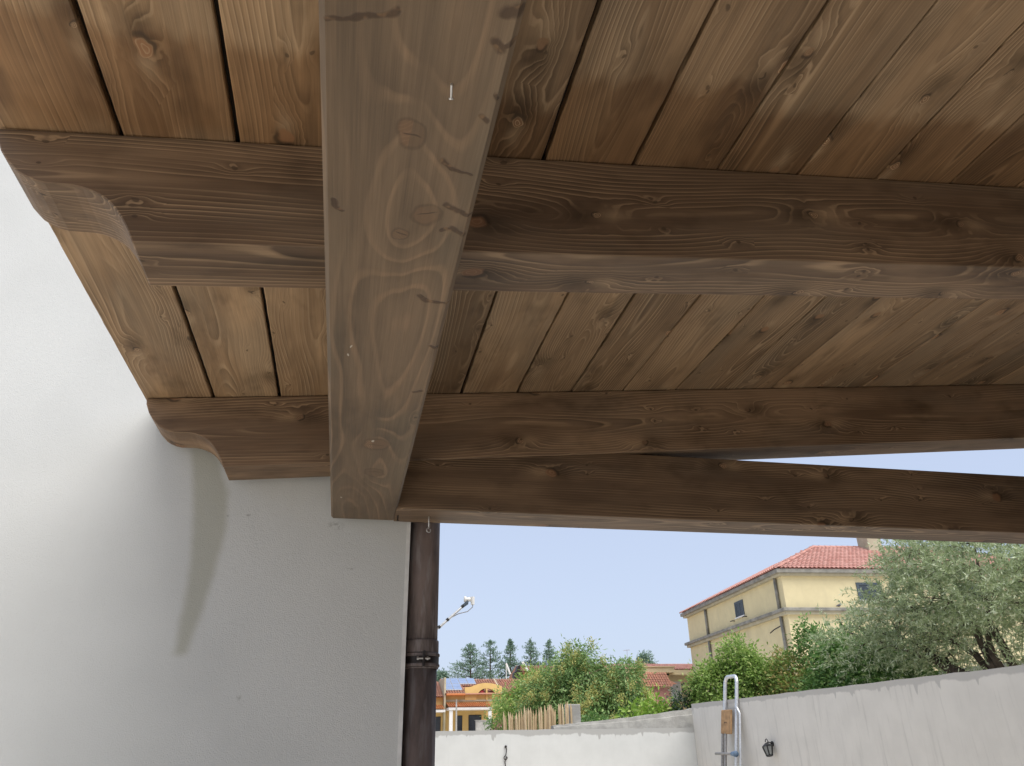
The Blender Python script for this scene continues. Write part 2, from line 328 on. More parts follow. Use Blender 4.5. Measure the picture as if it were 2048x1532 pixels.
CREAM = simple('cream render', (0.66, 0.56, 0.36), 0.9, 0.06, 1.0)
MOULD = simple('moulded grey concrete', (0.30, 0.29, 0.255), 0.95, 0.2, 2.0, dirt=((0.13, 0.13, 0.12), (2.2, 2.2, 6.0), 0.7))
TRIM = simple('pale concrete moulding', (0.47, 0.43, 0.31), 0.9, 0.1, 2.0)
SHUT = simple('blue grey shutter', (0.075, 0.10, 0.125), 0.6, 0.1, 20.0)
DARKGL = simple('dark window', (0.035, 0.04, 0.05), 0.2, 0.1, 5.0)
WHITEP = simple('white paint', (0.76, 0.75, 0.72), 0.7, 0.05, 5.0)
def tile_mat(name, a, b, cdark):
    t = NT(name); g = t.n('ShaderNodeNewGeometry'); rnd = g.outputs['Random Per Island']
    c = t.mix(rnd, a, b); n = t.noise(t.obj(), 1.1, 4.0, 0.6)
    c = t.mix(t.m('MULTIPLY', t.ss(n, 0.45, 0.75), 0.6), c, cdark)
    return t.finish(c, 0.85, spec=0.2)
TILE = tile_mat('rose clay tiles', (0.43, 0.205, 0.165), (0.54, 0.30, 0.25), (0.40, 0.22, 0.18))
TILE_OLD = tile_mat('old clay tiles', (0.30, 0.15, 0.11), (0.42, 0.20, 0.13), (0.25, 0.17, 0.14))
TILE_OR = tile_mat('orange clay tiles', (0.50, 0.17, 0.06), (0.58, 0.24, 0.10), (0.40, 0.18, 0.09))
def leaf_mat(name, a, b, cc, transl=0.3, rough=0.5, pcc=0.12):
    t = NT(name); g = t.n('ShaderNodeNewGeometry'); rnd = g.outputs['Random Per Island']
    n = t.noise(t.obj(), 2.2, 2.0)
    c = t.mix(t.m('ADD', t.m('MULTIPLY', rnd, 0.7), t.m('MULTIPLY', n, 0.4), clamp=True), a, b)
    c = t.mix(t.m('GREATER_THAN', t.m('FRACT', t.m('MULTIPLY', rnd, 17.3)), 1-pcc), c, cc)
    return t.finish(c, rough, spec=0.4, transl=transl)
L_OLIVE = leaf_mat('olive leaves', (0.20, 0.26, 0.12), (0.40, 0.48, 0.27), (0.54, 0.60, 0.41), 0.35, 0.5, 0.25)
L_GREEN = leaf_mat('fresh green leaves', (0.16, 0.27, 0.065), (0.33, 0.47, 0.12), (0.48, 0.56, 0.20), 0.4)
L_DARK = leaf_mat('deep green leaves', (0.075, 0.17, 0.045), (0.17, 0.31, 0.08), (0.30, 0.42, 0.14), 0.3)
L_RED = leaf_mat('green and coppery leaves', (0.12, 0.21, 0.05), (0.27, 0.37, 0.09), (0.44, 0.38, 0.14), 0.3, 0.5, 0.3)
L_TREE = leaf_mat('mid green drooping leaves', (0.12, 0.22, 0.075), (0.25, 0.38, 0.13), (0.36, 0.47, 0.19), 0.3)
L_LIME = leaf_mat('lime leaves', (0.16, 0.30, 0.04), (0.32, 0.48, 0.08), (0.45, 0.52, 0.15), 0.4)
L_CON = leaf_mat('conifer needles', (0.12, 0.20, 0.14), (0.20, 0.30, 0.21), (0.27, 0.36, 0.27), 0.25, 0.7)
L_FLOW = leaf_mat('yellow flower panicles', (0.40, 0.40, 0.13), (0.56, 0.54, 0.19), (0.56, 0.48, 0.20), 0.3, 0.7)
L_PINK = leaf_mat('pink petals', (0.60, 0.20, 0.24), (0.70, 0.36, 0.36), (0.75, 0.55, 0.5), 0.3, 0.7)
BARK = simple('grey brown bark', (0.085, 0.065, 0.048), 0.95, 0.25, 14.0, 0.01, 40.0)
def cane_mat():
    t = NT('dry cane'); P = t.obj(); rnd = t.n('ShaderNodeObjectInfo').outputs['Random']
    n = t.noise(t.vm('MULTIPLY', P, (30., 30., 3.)), 1.0, 3.0)
    c = t.mix(rnd, (0.40, 0.29, 0.16), (0.60, 0.47, 0.30)); c = t.mix(t.m('MULTIPLY', t.ss(n, 0.5, 0.7), 0.5), c, (0.26, 0.19, 0.11))
    return t.finish(c, 0.8)
CANE = cane_mat()
def solar_mat():
    t = NT('solar cells'); P = t.obj(); n = t.noise(P, 3.0, 2.0)
    return t.finish(t.mix(n, (0.16, 0.22, 0.36), (0.24, 0.31, 0.46)), 0.12, spec=0.6)
SOLAR = solar_mat()

# ------------------------------------------------------------------ mesh helpers
class MB:
    def __init__(s): s.v = []; s.f = []
    def add(s, vs, fs):
        o = len(s.v); s.v += [tuple(v) for v in vs]; s.f += [tuple(i+o for i in f) for f in fs]; return s
    def box(s, a, b):
        (x0, y0, z0), (x1, y1, z1) = a, b
        return s.add([(x0,y0,z0),(x1,y0,z0),(x1,y1,z0),(x0,y1,z0),(x0,y0,z1),(x1,y0,z1),(x1,y1,z1),(x0,y1,z1)],
                     [(0,3,2,1),(4,5,6,7),(0,1,5,4),(1,2,6,5),(2,3,7,6),(3,0,4,7)])
    def prism(s, poly, axis, a, b):
        """polygon (2D) extruded along axis 'x','y' or 'z' from a to b"""
        n = len(poly)
        def P(q, h):
            return (h, q[0], q[1]) if axis == 'x' else (q[0], h, q[1]) if axis == 'y' else (q[0], q[1], h)
        vs = [P(q, a) for q in poly] + [P(q, b) for q in poly]
        fs = [tuple(range(n)), tuple(range(2*n-1, n-1, -1))] + [(i, i+n, (i+1) % n+n, (i+1) % n) for i in range(n)]
        return s.add(vs, fs)
    def tube(s, pts, rad, n=8, cap=True):
        pts = [Vector(p) for p in pts]
        if not isinstance(rad, (list, tuple)): rad = [rad]*len(pts)
        rings = []; prev = None
        for i, p in enumerate(pts):
            d = (pts[min(i+1, len(pts)-1)]-pts[max(i-1, 0)]).normalized()
            if prev is None:
                a = Vector((0,0,1)) if abs(d.z) < 0.9 else Vector((1,0,0)); u = d.cross(a).normalized()
            else:
                u = (prev - d*prev.dot(d)).normalized()
            prev = u; v = d.cross(u)
            rings.append([p + (u*math.cos(2*math.pi*k/n) + v*math.sin(2*math.pi*k/n))*rad[i] for k in range(n)])
        vs = [q for r in rings for q in r]; fs = []
        for i in range(len(pts)-1):
            for k in range(n):
                a = i*n+k; b = i*n+(k+1) % n; fs.append((a, b, b+n, a+n))
        if cap: fs += [tuple(range(n-1, -1, -1)), tuple(range(len(vs)-n, len(vs)))]
        return s.add(vs, fs)
    def lathe(s, prof, n=24, center=(0,0,0)):
        cx, cy, cz = center; vs = []; fs = []
        for (r, z) in prof:
            for k in range(n):
                a = 2*math.pi*k/n; vs.append((cx+r*math.cos(a), cy+r*math.sin(a), cz+z))
        for i in range(len(prof)-1):
            for k in range(n):
                a = i*n+k; b = i*n+(k+1) % n; fs.append((a, b, b+n, a+n))
        fs += [tuple(range(n-1, -1, -1)), tuple(range(len(vs)-n, len(vs)))]
        return s.add(vs, fs)
    def build(s, name, mat, parent=None, matrix=None, smooth=False, bevel=0.0, seg=1, kind=None):
        me = bpy.data.meshes.new(name); me.from_pydata(s.v, [], s.f)
        bm = bmesh.new(); bm.from_mesh(me)
        bmesh.ops.recalc_face_normals(bm, faces=bm.faces)
        if bevel:
            es = [e for e in bm.edges if len(e.link_faces) == 2 and e.calc_face_angle(0) > 0.6]
            bmesh.ops.bevel(bm, geom=es, offset=bevel, segments=seg, affect='EDGES', profile=0.5)
        bm.to_mesh(me); bm.free()
        if smooth:
            me.polygons.foreach_set('use_smooth', [True]*len(me.polygons))
            if smooth == 'auto':
                for e in me.edges: pass
        me.materials.append(mat)
        return link(name, me, parent, matrix, kind)
def link(name, me, parent=None, matrix=None, kind=None):
    o = bpy.data.objects.new(name, me); COL.objects.link(o)
    if parent: o.parent = parent
    if matrix is not None: o.matrix_local = matrix
    if kind: o['kind'] = kind
    return o
def thing(name, label, cat, loc=(0,0,0), rz=0.0, group=None):
    o = bpy.data.objects.new(name, None); COL.objects.link(o); o.location = loc; o.rotation_euler = (0, 0, rz)
    o.empty_display_size = 0.1
    tag(o, label, cat, group); return o
def tag(o, label, cat, group=None):
    o['label'] = label; o['category'] = cat
    if group: o['group'] = group
    return o
def axes(x, y, z, loc):
    m = Matrix((Vector(x), Vector(y), Vector(z))).transposed().to_4x4(); m.translation = loc; return m

# ------------------------------------------------------------------ ground
g = MB().add([(-300,-300,0),(300,-300,0),(300,300,0),(-300,300,0)], [(0,1,2,3)]).build('ground', GROUND); g['kind'] = 'structure'

pf = MB().box((-2.2, -1.995, 0.004), (4.615, 2.818, 0.03)).build('added_bounce_floor', simple('cream bounce floor', (0.78, 0.72, 0.62), 0.5, 0.05, 3.0)); pf['kind'] = 'structure'  # unseen pale slab, added to bounce light up onto the timber
# ------------------------------------------------------------------ porch roof
TH = 0.0933; CS, SN, TN = math.cos(TH), math.sin(TH), math.tan(TH)
SC = 2.600/2.280                                          # rafters lie on the beams; wall side rafter flush with the tie beam
ZR = EYE + 1.0332*SC                                        # underside of the planks over x = 0
YB, YF, XEND = -0.4, 2.815, 4.6                                      # back and front end of the roof
porch = thing('porch_roof', 'stained timber porch roof of planks and beams against the white house wall', 'porch roof')
edges = [-0.655, -0.456, -0.259, -0.064, 0.130, 0.325, 0.519, 0.711, 0.905, 1.104, 1.303, 1.49, 1.687, 1.88, 2.085]
edges = [e*SC for e in edges]
while edges[-1] < 4.55: edges.append(edges[-1] + 0.222)
gapw = [0.004, 0.0095, 0.0085, 0.008, 0.008, 0.0085, 0.007, 0.0062, 0.0055, 0.005, 0.0048, 0.005, 0.0045, 0.005, 0.0048, 0.0045]
rng = random.Random(5)
def plank_mesh(wid, k):
    """board with slightly wavering arrises; length along local X"""
    n = 84; vs = []; fs = []; L = YF - YB; th = 0.022; c = 0.0028
    ph = [rng.uniform(0, 6.28) for _ in range(4)]
    rough_edge = 0.0006 if k < 5 else 0.0013
    prof_prev = None
    for i in range(n+1):
        x = L*i/n
        e0 = rough_edge*(math.sin(x*5+ph[0]) + rng.uniform(-1, 1)); e1 = rough_edge*(math.sin(x*4+ph[1]) + rng.uniform(-1, 1))
        y0, y1 = -wid/2+e0, wid/2+e1
        vs += [(x, y0+c, 0), (x, y1-c, 0), (x, y1, c), (x, y1, th), (x, y0, th), (x, y0, c)]
        if i:
            a = (i-1)*6; b = i*6
            for q in range(6): fs.append((a+q, a+(q+1) % 6, b+(q+1) % 6, b+q))
    fs += [(5,4,3,2,1,0), tuple(range(n*6, n*6+6))]
    return MB().add(vs, fs)
for k in range(len(edges)-1):
    a, b = edges[k], edges[k+1]
    ga = gapw[min(k, len(gapw)-1)]; gb = gapw[min(k+1, len(gapw)-1)]; ga *= SC; gb *= SC
    a2, b2 = a + ga/2, b - gb/2
    xc = (a2+b2)/2; wid = (b2-a2)/CS
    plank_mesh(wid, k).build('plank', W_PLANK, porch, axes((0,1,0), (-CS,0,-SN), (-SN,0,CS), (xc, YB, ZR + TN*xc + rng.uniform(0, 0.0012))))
# covering above
MB().box((0, 0, 0.0245), ((edges[-1]+0.75)/CS, YF-YB+0.003, 0.07)).build('roof_covering', FELT, porch, axes((CS,0,SN), (0,1,0), (-SN,0,CS), (-0.75, YB, ZR - TN*0.75)))

# the long beam
XL, XR, ZM, YE = -0.0805, 0.1495, EYE + 0.75, 2.772
bm_h = 0.178
beam = MB().box((0, -(XR-XL)/2, 0), (YE-YB-0.05, (XR-XL)/2, bm_h)).build('main_beam', W_BEAM, porch, axes((0,1,0), (-1,0,0), (0,0,1), (XC, 0, ZM)), bevel=0.0075)
beam.data.transform(Matrix.Translation((YB+0.05, 0, 0)))
beam['label'] = 'broad greyish brown beam running straight towards the wall'
# rafters with carved tails
H = 0.231*SC; RW = 0.1367*SC
tail = [(-0.646, 0.001), (-0.6455, 0.020), (-0.636, 0.049), (-0.626, 0.067), (-0.615, 0.081), (-0.605, 0.093), (-0.593, 0.102), (-0.577, 0.1105), (-0.561, 0.115), (-0.540, 0.1165), (-0.519, 0.118),
        (-0.503, 0.1215), (-0.490, 0.127), (-0.476, 0.1345), (-0.465, 0.143), (-0.4545, 0.154), (-0.446, 0.166), (-0.437, 0.181), (-0.430, 0.195), (-0.424, 0.209), (-0.416, 0.231)]
tail = [(a*SC, b*SC) for a, b in tail]
def rafter(y0, lab):
    poly = [(XEND, 0.001), (XEND, H)]
    pts = [(x/CS, -d*CS) for x, d in tail]
    poly = pts + [(XEND/CS, -H*CS), (XEND/CS, -0.001)]
    m = MB().prism(poly, 'y', 0, RW)
    o = m.build('rafter', W_RAFTER, porch, axes((CS,0,SN), (0,1,0), (-SN,0,CS), (0, y0, ZR - 0.0015)), bevel=0.0025)
    o['label'] = lab
    return o
rafter(1.1358*SC, 'nearer dark rafter with a carved tail over the eave')
rafter(2.600, 'rafter beside the wall with a scrolled carved tail')
# level tie beam at the wall end
tb = MB().box((XR-0.004, 0, 0), (XEND, 0.1786, 0.2539)).build('tie_beam', W_RAFTER, porch, Matrix.Translation((0, 2.6103, ZM + 0.002)), bevel=0.003)
tb['label'] = 'level dark tie beam across the open end below the rafter'

# ------------------------------------------------------------------ white house
WX, WY = 0.211, 2.822
house = thing('white_house', 'white rendered house wall with a damp streak beneath the rafter tail', 'house')
MB().box((-7.0, WY, 0), (WX, 9.5, 6.4)).build('wall', STUCCO, house, bevel=0.004)
MB().box((0.55, -4.5, 0), (4.62, -2.0, 3.9)).box((4.622, -4.5, 0), (5.0, 2.6, 3.9)).build('added_light_blocker', simple('brown light blocker', (0.25, 0.19, 0.15), 0.9), house)  # unseen walls behind and right of the camera, added to darken the rafter sides
MB().box((WX-0.012, WY-0.0025, 0), (WX+0.0022, WY+0.012, 6.39)).build('corner_bead', BEAD, house)
# ------------------------------------------------------------------ downpipe
dp = thing('downpipe', 'weathered brown round downpipe at the corner of the white house', 'downpipe', (0.2745, 2.885, 0))
MB().lathe([(0.058, 0.02), (0.0585, 1.0), (0.0575, 1.86)], 40).build('lower_pipe', PIPE, dp, smooth=True)
MB().lathe([(0.0625, 1.842), (0.0625, 1.932), (0.0618, 1.938), (0.0585, 1.94)], 40).build('socket', PIPE, dp, smooth=True)
MB().lathe([(0.0575, 1.939), (0.0570, 2.6)], 40).build('upper_pipe', PIPE, dp, smooth=True)
cl = MB().lathe([(0.0627, 1.846), (0.0642, 1.848), (0.0642, 1.894), (0.0627, 1.896)], 40).build('clamp', DARKMETAL, dp, smooth=False)
MB().lathe([(0.0643, 1.848), (0.0670, 1.850), (0.0670, 1.857), (0.0643, 1.859)], 40).build('clamp_rib', PIPE, cl)
MB().lathe([(0.0643, 1.883), (0.0670, 1.885), (0.0670, 1.892), (0.0643, 1.894)], 40).build('clamp_rib', PIPE, cl)
a0 = R(-88)
lug = MB()
lug.box((-0.004, -0.020, 1.846), (0.004, 0.0, 1.898)).build('clamp_lug', DARKMETAL, cl, axes((-math.sin(a0), math.cos(a0), 0), (-math.cos(a0), -math.sin(a0), 0), (0,0,1), (math.cos(a0)*0.067, math.sin(a0)*0.067, 0)), bevel=0.002)
MB().tube([(-0.02, -0.082, 1.872), (0.024, -0.082, 1.872)], 0.0035, 8).build('bolt', STEEL, cl)
MB().tube([(-0.0225, -0.082, 1.872), (-0.0165, -0.082, 1.872)], 0.0065, 6).build('bolt_head', STEEL, cl)
MB().tube([(0.012, -0.082, 1.872), (0.018, -0.082, 1.872)], 0.0065, 6).build('nut', STEEL, cl)

# ------------------------------------------------------------------ screws in the timber
def ring_pts(c, r, a, b, n, ax):
    return [(c[0] + r*math.cos(t)*ax[0], c[1] + r*math.cos(t)*ax[1], c[2] + r*math.sin(t)) for t in [a + (b-a)*i/n for i in range(n+1)]]
he = MB()
hx, hy = 0.2695, 2.70
he.tube([(hx, hy, ZM+0.03), (hx, hy, ZM-0.040)] , 0.0022, 8)
he.tube(ring_pts((hx, hy, ZM-0.049), 0.008, math.pi/2, math.pi/2+5.4, 18, (0.9, 0.4)), 0.0022, 8)
tag(he.build('screw_eye', STEEL, smooth=True), 'small steel screw eye hanging under the level tie beam by the pipe', 'screw eye')
tag(MB().tube([(0.1575, 2.70, ZM+0.02), (0.1565, 2.70, ZM-0.016)], 0.0022, 7).tube([(0.1565, 2.70, ZM-0.016), (0.1565, 2.70, ZM-0.0185)], 0.004, 8).build('nail', DARKMETAL),
    'short dark nail poking down at the beam joint', 'nail')
tag(MB().tube([(0.081, 0.690, ZM+0.02), (0.0815, 0.692, ZM-0.003), (0.083, 0.705, ZM-0.010)], 0.0016, 7).tube([(0.083, 0.705, ZM-0.010), (0.0832, 0.7065, ZM-0.011)], 0.0034, 8).build('bent_screw', STEEL, smooth=False),
    'bright bent screw sticking out of the broad beam underside', 'screw')

# ------------------------------------------------------------------ yard walls
def sheet_wall(m, name, mat, label, cat='wall'):
    o = m.build(name, mat); tag(o, label, cat); return o
rw = MB(); n = 60; vs = []; fs = []
rng = random.Random(11)
for i in range(n+1):
    x = -1.0 + 7.5*i/n; zt = 1.803 - 0.004*x + rng.uniform(-0.005, 0.006)
    vs += [(x, 14.0, 0), (x, 14.0, zt), (x, 14.2, zt), (x, 14.2, 0)]
    if i:
        a, b = (i-1)*4, i*4
        for q in range(4): fs.append((a+q, a+(q+1) % 4, b+(q+1) % 4, b+q))
fs += [(0,1,2,3), (n*4+3, n*4+2, n*4+1, n*4)]
sheet_wall(rw.add(vs, fs), 'yard_wall', WHITEWALL, 'low white yard wall at the back with a damp grey top edge')
rw = MB(); n = 90; vs = []; fs = []
for i in range(n+1):
    y = -6.0 + 19.995*i/n; zt = 2.17 + rng.uniform(-0.004, 0.005)
    vs += [(6.3, y, 0), (6.3, y, zt), (6.5, y, zt), (6.5, y, 0)]
    if i:
        a, b = (i-1)*4, i*4
        for q in range(4): fs.append((a+q, a+(q+1) % 4, b+(q+1) % 4, b+q))
fs += [(0,1,2,3), (n*4+3, n*4+2, n*4+1, n*4)]
sheet_wall(rw.add(vs, fs), 'yard_wall', GREYWALL, 'taller grey cement side wall that the ladder leans on')
# rough concrete wedge behind the low wall
rw = MB(); vs = []; fs = []; n = 26
for i in range(n+1):
    x = 3.74 + (6.55-3.74)*i/n; t = i/n; zt = 1.855 + 0.265*t + rng.uniform(-0.006, 0.008) - 0.02*math.sin(t*3.1)
    zm_ = zt - 0.03 - 0.075*t; d = 0.012
    vs += [(x, 14.215, 0), (x, 14.215 + rng.uniform(-.006, .006), zm_), (x, 14.215+d, zm_+0.006), (x, 14.228 + rng.uniform(-.006, .004), zt), (x, 14.42, zt), (x, 14.42, 0)]
    if i:
        a, b = (i-1)*6, i*6
        for q in range(6): fs.append((a+q, a+(q+1) % 6, b+(q+1) % 6, b+q))
fs += [(0,1,2,3,4,5), tuple(n*6+q for q in (5,4,3,2,1,0))]
sheet_wall(rw.add(vs, fs), 'concrete_wall', CONCRETE, 'rough concrete wall with sloping top rising behind the white wall')
tag(MB().box((4.235, 15.05, 0), (4.50, 15.25, 2.235)).build('concrete_post', CONCRETE, bevel=0.01), 'square grey concrete post at the right end of the cane fence', 'post')

# wire hook on the white wall
hk = MB().tube([(2.82, 13.985, 1.53), (2.83, 13.96, 1.50), (2.822, 13.965, 1.44), (2.815, 13.97, 1.40)] + ring_pts((2.812, 13.97, 1.365), 0.028, 1.6, 7.2, 12, (1, 0)) + [(2.80, 13.975, 1.30), (2.815, 13.98, 1.22), (2.812, 13.985, 1.1)], 0.008, 7)
hk.tube([(2.82, 14.02, 1.535), (2.82, 13.972, 1.535)], 0.02, 10)
tag(hk.build('cable_end', DARKMETAL, smooth=True), 'loose dark cable end curling out of the white yard wall', 'cable')

# ------------------------------------------------------------------ wall lantern
lt = thing('wall_lantern', 'small black wall lantern with a scroll ring on the grey wall', 'lantern', (6.3, 11.27, 1.46)); lt.rotation_euler = (R(-14), 0, 0)
MB().tube([(0.002, 0, 0.05), (-0.018, 0, 0.05)], 0.035, 16).build('back_plate', BLACK, lt)
MB().tube([(-0.01, 0, 0.05), (-0.06, 0, 0.075), (-0.10, 0, 0.06)], 0.008, 8).build('arm', BLACK, lt, smooth=True)
MB().tube([(-0.075, 0.035*math.cos(a) + 0.03, 0.088 + 0.035*math.sin(a)) for a in [i*2*math.pi/18 for i in range(16)]], 0.006, 8).build('scroll_ring', BLACK, lt, smooth=True)
def frustum(r0, z0, r1, z1, n=6, ph=0.0):
    return [(-0.10 + r0*math.cos(2*math.pi*k/n+ph), r0*math.sin(2*math.pi*k/n+ph), z0) for k in range(n)], [(-0.10 + r1*math.cos(2*math.pi*k/n+ph), r1*math.sin(2*math.pi*k/n+ph), z1) for k in range(n)]
def fr_mesh(r0, z0, r1, z1, n=6):
    a, b = frustum(r0, z0, r1, z1, n); m = MB()
    return m.add(a+b, [tuple(range(n-1,-1,-1)), tuple(range(n, 2*n))] + [(k, (k+1) % n, (k+1) % n+n, k+n) for k in range(n)])
fr_mesh(0.088, 0.012, 0.022, 0.062).build('cap', BLACK, lt)
gl = fr_mesh(0.045, -0.105, 0.074, 0.010).build('glass', GLASSY, lt)
a, b = frustum(0.047, -0.105, 0.077, 0.011)
for k in range(6): MB().tube([a[k], b[k]], 0.010, 6).build('bar', BLACK, lt)
fr_mesh(0.052, -0.118, 0.052, -0.104).build('base_plate', BLACK, lt)

# ------------------------------------------------------------------ ladder leaning on the grey wall
ld = thing('step_ladder', 'folded aluminium step ladder leaning on the grey wall', 'ladder', (5.92, 12.36, 0))
def LP(y, z, off=0.0): return (6.27 - off - (2.17 - z)*0.165 - 5.92, y - 12.36, z)
def bar(name, pts, w, d, mat):
    m = MB()
    for p, q in zip(pts[:-1], pts[1:]): m.tube([p, q], w, 4)
    return m.build(name, mat, ld)
arc = [LP(12.475 + 0.095*math.cos(t), 2.40 + 0.12*math.sin(t)) for t in [math.pi/2*i/6 for i in range(7)]] + [LP(12.25 + 0.095*math.cos(t), 2.40 + 0.115*math.sin(t)) for t in [math.pi/2 + math.pi/2*i/6 for i in range(7)]]
MB().tube([LP(12.59, 0.03)] + [LP(12.575, 1.3)] + arc + [LP(12.155, 1.3), LP(12.14, 0.03)], 0.030, 10).build('front_rail', ALU, ld, smooth=True)
MB().tube([LP(12.08, 0.06, -0.10), LP(12.06, 1.0, -0.03), LP(12.055, 1.95, -0.005), LP(12.10, 2.03, 0.02), LP(12.16, 2.04, 0.02)], 0.020, 8).build('rear_rail', ALU, ld, smooth=True)
MB().tube([LP(12.545, 0.06, 0.045), LP(12.545, 1.66, 0.045)], 0.024, 8).build('stay', DULLALU, ld)
MB().tube([LP(12.425, 0.06, 0.05), LP(12.43, 1.66, 0.05)], 0.024, 8).build('stay', DULLALU, ld)
pl = MB(); c = [LP(12.59, 1.66, 0.06), LP(12.23, 1.65, 0.06), LP(12.235, 2.01, 0.06), LP(12.59, 2.015, 0.06)]; c2 = [(x+0.03, y, z+0.004) for x, y, z in c]
pl.add(c+c2, [(0,1,2,3),(7,6,5,4),(0,4,5,1),(1,5,6,2),(2,6,7,3),(3,7,4,0)]).build('wooden_platform', BOARD, ld, bevel=0.008)
for yy in (12.40, 12.45):
    MB().tube([LP(yy, 1.825, 0.055), LP(yy, 1.825, 0.066)], 0.010, 8).build('screw_hole', BLACK, ld)
MB().tube([LP(12.73, 1.37, 0.075), LP(12.17, 1.372, 0.075)], 0.020, 10).build('rung', DULLALU, ld, smooth=True)
MB().lathe([(0.022, 0), (0.034, 0.05), (0.042, 0.12), (0.042, 0.17)], 12).build('rung_cap', BLUEP, ld, axes((1,0,0), (0,0,1), (0,-1,0), LP(12.18, 1.372, 0.075)), smooth=True)
for zz in (0.35, 0.69, 1.03):
    m = MB(); A = LP(12.57, zz, 0.0); B = LP(12.14, zz, 0.0); m.box((A[0]-0.09, B[1], zz-0.015), (A[0]+0.03, A[1], zz+0.015)); m.build('tread', ALU, ld)

# ------------------------------------------------------------------ satellite dish on the far side of the white house
sd = thing('satellite_dish', 'satellite dish arm with a white receiver head poking out behind the downpipe', 'satellite dish', (0.30, 6.5, 2.30))
prof = [(0.002, 0.0), (0.08, 0.006), (0.16, 0.024), (0.23, 0.050), (0.26, 0.064), (0.262, 0.060), (0.23, 0.044), (0.16, 0.018), (0.08, 0.0), (0.002, -0.006)]
nx = Vector((0.97, 0, 0.24)).normalized(); ny = Vector((0, 1, 0)); nz = nx.cross(ny)
MB().lathe(prof, 28).build('reflector', WHITEP, sd, axes(nz, ny, nx, (0.11, 0, 0.22)), smooth=True)
MB().tube([(-0.089, 0, 0.18), (0.05, 0, 0.18), (0.105, 0, 0.22)], 0.02, 8).build('wall_bracket', STEEL, sd)
MB().tube([(0.16, 0, -0.02), (0.47, 0, 0.18), (0.665, 0, 0.352)], 0.010, 8).build('feed_arm', ALU, sd)
for p in ((0.53, 0.235), (0.655, 0.345), (0.46, 0.175)):
    MB().tube([(p[0]-0.008, 0, p[1]-0.007), (p[0]+0.008, 0, p[1]+0.007)], 0.0135, 8).build('arm_clip', BLACK, sd)
MB().tube([(0.665, 0, 0.352), (0.69, 0, 0.372), (0.695, 0, 0.395), (0.69, 0, 0.42)], [0.013, 0.016, 0.013, 0.010], 8).build('head_holder', SHUT, sd)
lb = MB().tube([(0.668, 0, 0.404), (0.684, 0, 0.404)], 0.024, 16).tube([(0.684, 0, 0.404), (0.722, 0, 0.402)], 0.017, 14).build('receiver_head', WHITEP, sd, smooth=False)
MB().tube([(0.738, 0, 0.424), (0.742, 0, 0.360)], [0.020, 0.015], 10).build('receiver_socket', WHITEP, sd, smooth=False)
MB().tube([(0.742, 0, 0.362), (0.740, 0, 0.340), (0.70, 0.01, 0.305), (0.62, 0.012, 0.285), (0.53, 0.012, 0.238)], 0.004, 6).build('cable', DULLALU, sd, smooth=True)

# ------------------------------------------------------------------ cane fence
cf = thing('cane_fence', 'ragged fence of dry upright canes behind the white wall', 'fence', (3.65, 15.0, 0))
rng = random.Random(21)
cane_meshes = []
for k in range(8):
    m = MB(); bend = rng.uniform(-0.03, 0.03); top = 1.0; pts = []; rad = []
    for i in range(7):
        t = i/6; pts.append((bend*math.sin(t*3.0), rng.uniform(-.003, .003), t)); rad.append(0.023*(1-0.25*t) if i < 6 else 0.003)
    pts[-1] = (bend*math.sin(3.0)+rng.uniform(-.012, .012), 0, 1.0); pts[-2] = (pts[-2][0], pts[-2][1], 0.955)
    m.tube(pts, rad, 7)
    me = bpy.data.meshes.new('cane'); me.from_pydata(m.v, [], m.f); me.materials.append(CANE); cane_meshes.append(me)
x = 3.055; k = 0
while x < 4.25:
    t = (x-3.055)/1.215; top = 2.07 + 0.15*t + rng.uniform(-0.06, 0.075) + (0.06 if rng.random() < 0.12 else 0)
    o = link('cane', cane_meshes[rng.randrange(8)], cf, Matrix.Translation((x-3.65, rng.uniform(-0.035, 0.035), 0)) @ Matrix.Rotation(rng.uniform(-0.035, 0.035), 4, 'Y') @ Matrix.Rotation(rng.uniform(0, 6.28), 4, 'Z') @ Matrix.Diagonal((rng.uniform(0.7, 1.3), rng.uniform(0.7, 1.2), top, 1)))
    x += rng.choice((0.008, 0.012, 0.018, 0.026)) + rng.uniform(0, 0.006); k += 1
for z in (1.0, 1.7):
    MB().tube([(-0.62, -0.05, z), (0.62, -0.05, z)], 0.004, 5).build('tie_wire', STEEL, cf)

# ------------------------------------------------------------------ roofs of curved tiles
def tile_field(name, mat, parent, origin, uvec, vvec, U, V, cols, rows, inside=None):
    """curved tiles as real geometry on the slope origin + u*uvec + v*vvec"""
    uvec = Vector(uvec).normalized(); vvec = Vector(vvec).normalized(); nv = uvec.cross(vvec).normalized()
    if nv.z < 0: nv = -nv
    O = Vector(origin); m = MB(); tw, tl = U/cols, V/rows
    arcs = [(-0.5, 0.0), (-0.32, 0.62), (0.0, 1.0), (0.32, 0.62), (0.5, 0.0)]
    for j in range(rows):
        for i in range(cols):
            uc, vc = (i+0.5)*tw, (j+0.5)*tl
            if inside and not inside(uc, vc): continue
            vs = []
            for (dv, lift, sc) in ((-0.08, 0.034, 1.0), (1.04, 0.006, 0.84)):
                for (a, hgt) in arcs:
                    vs.append(O + uvec*(uc + a*tw*sc) + vvec*((j+dv)*tl) + nv*(lift + hgt*tw*0.34))
            base = [O + uvec*(uc + a*tw) + vvec*((j-0.08)*tl) + nv*0.0 for a in (-0.5, 0.5)]
            m.add(vs, [(q, q+1, q+6, q+5) for q in range(4)])
    return m.build(name, mat, parent, kind='stuff')

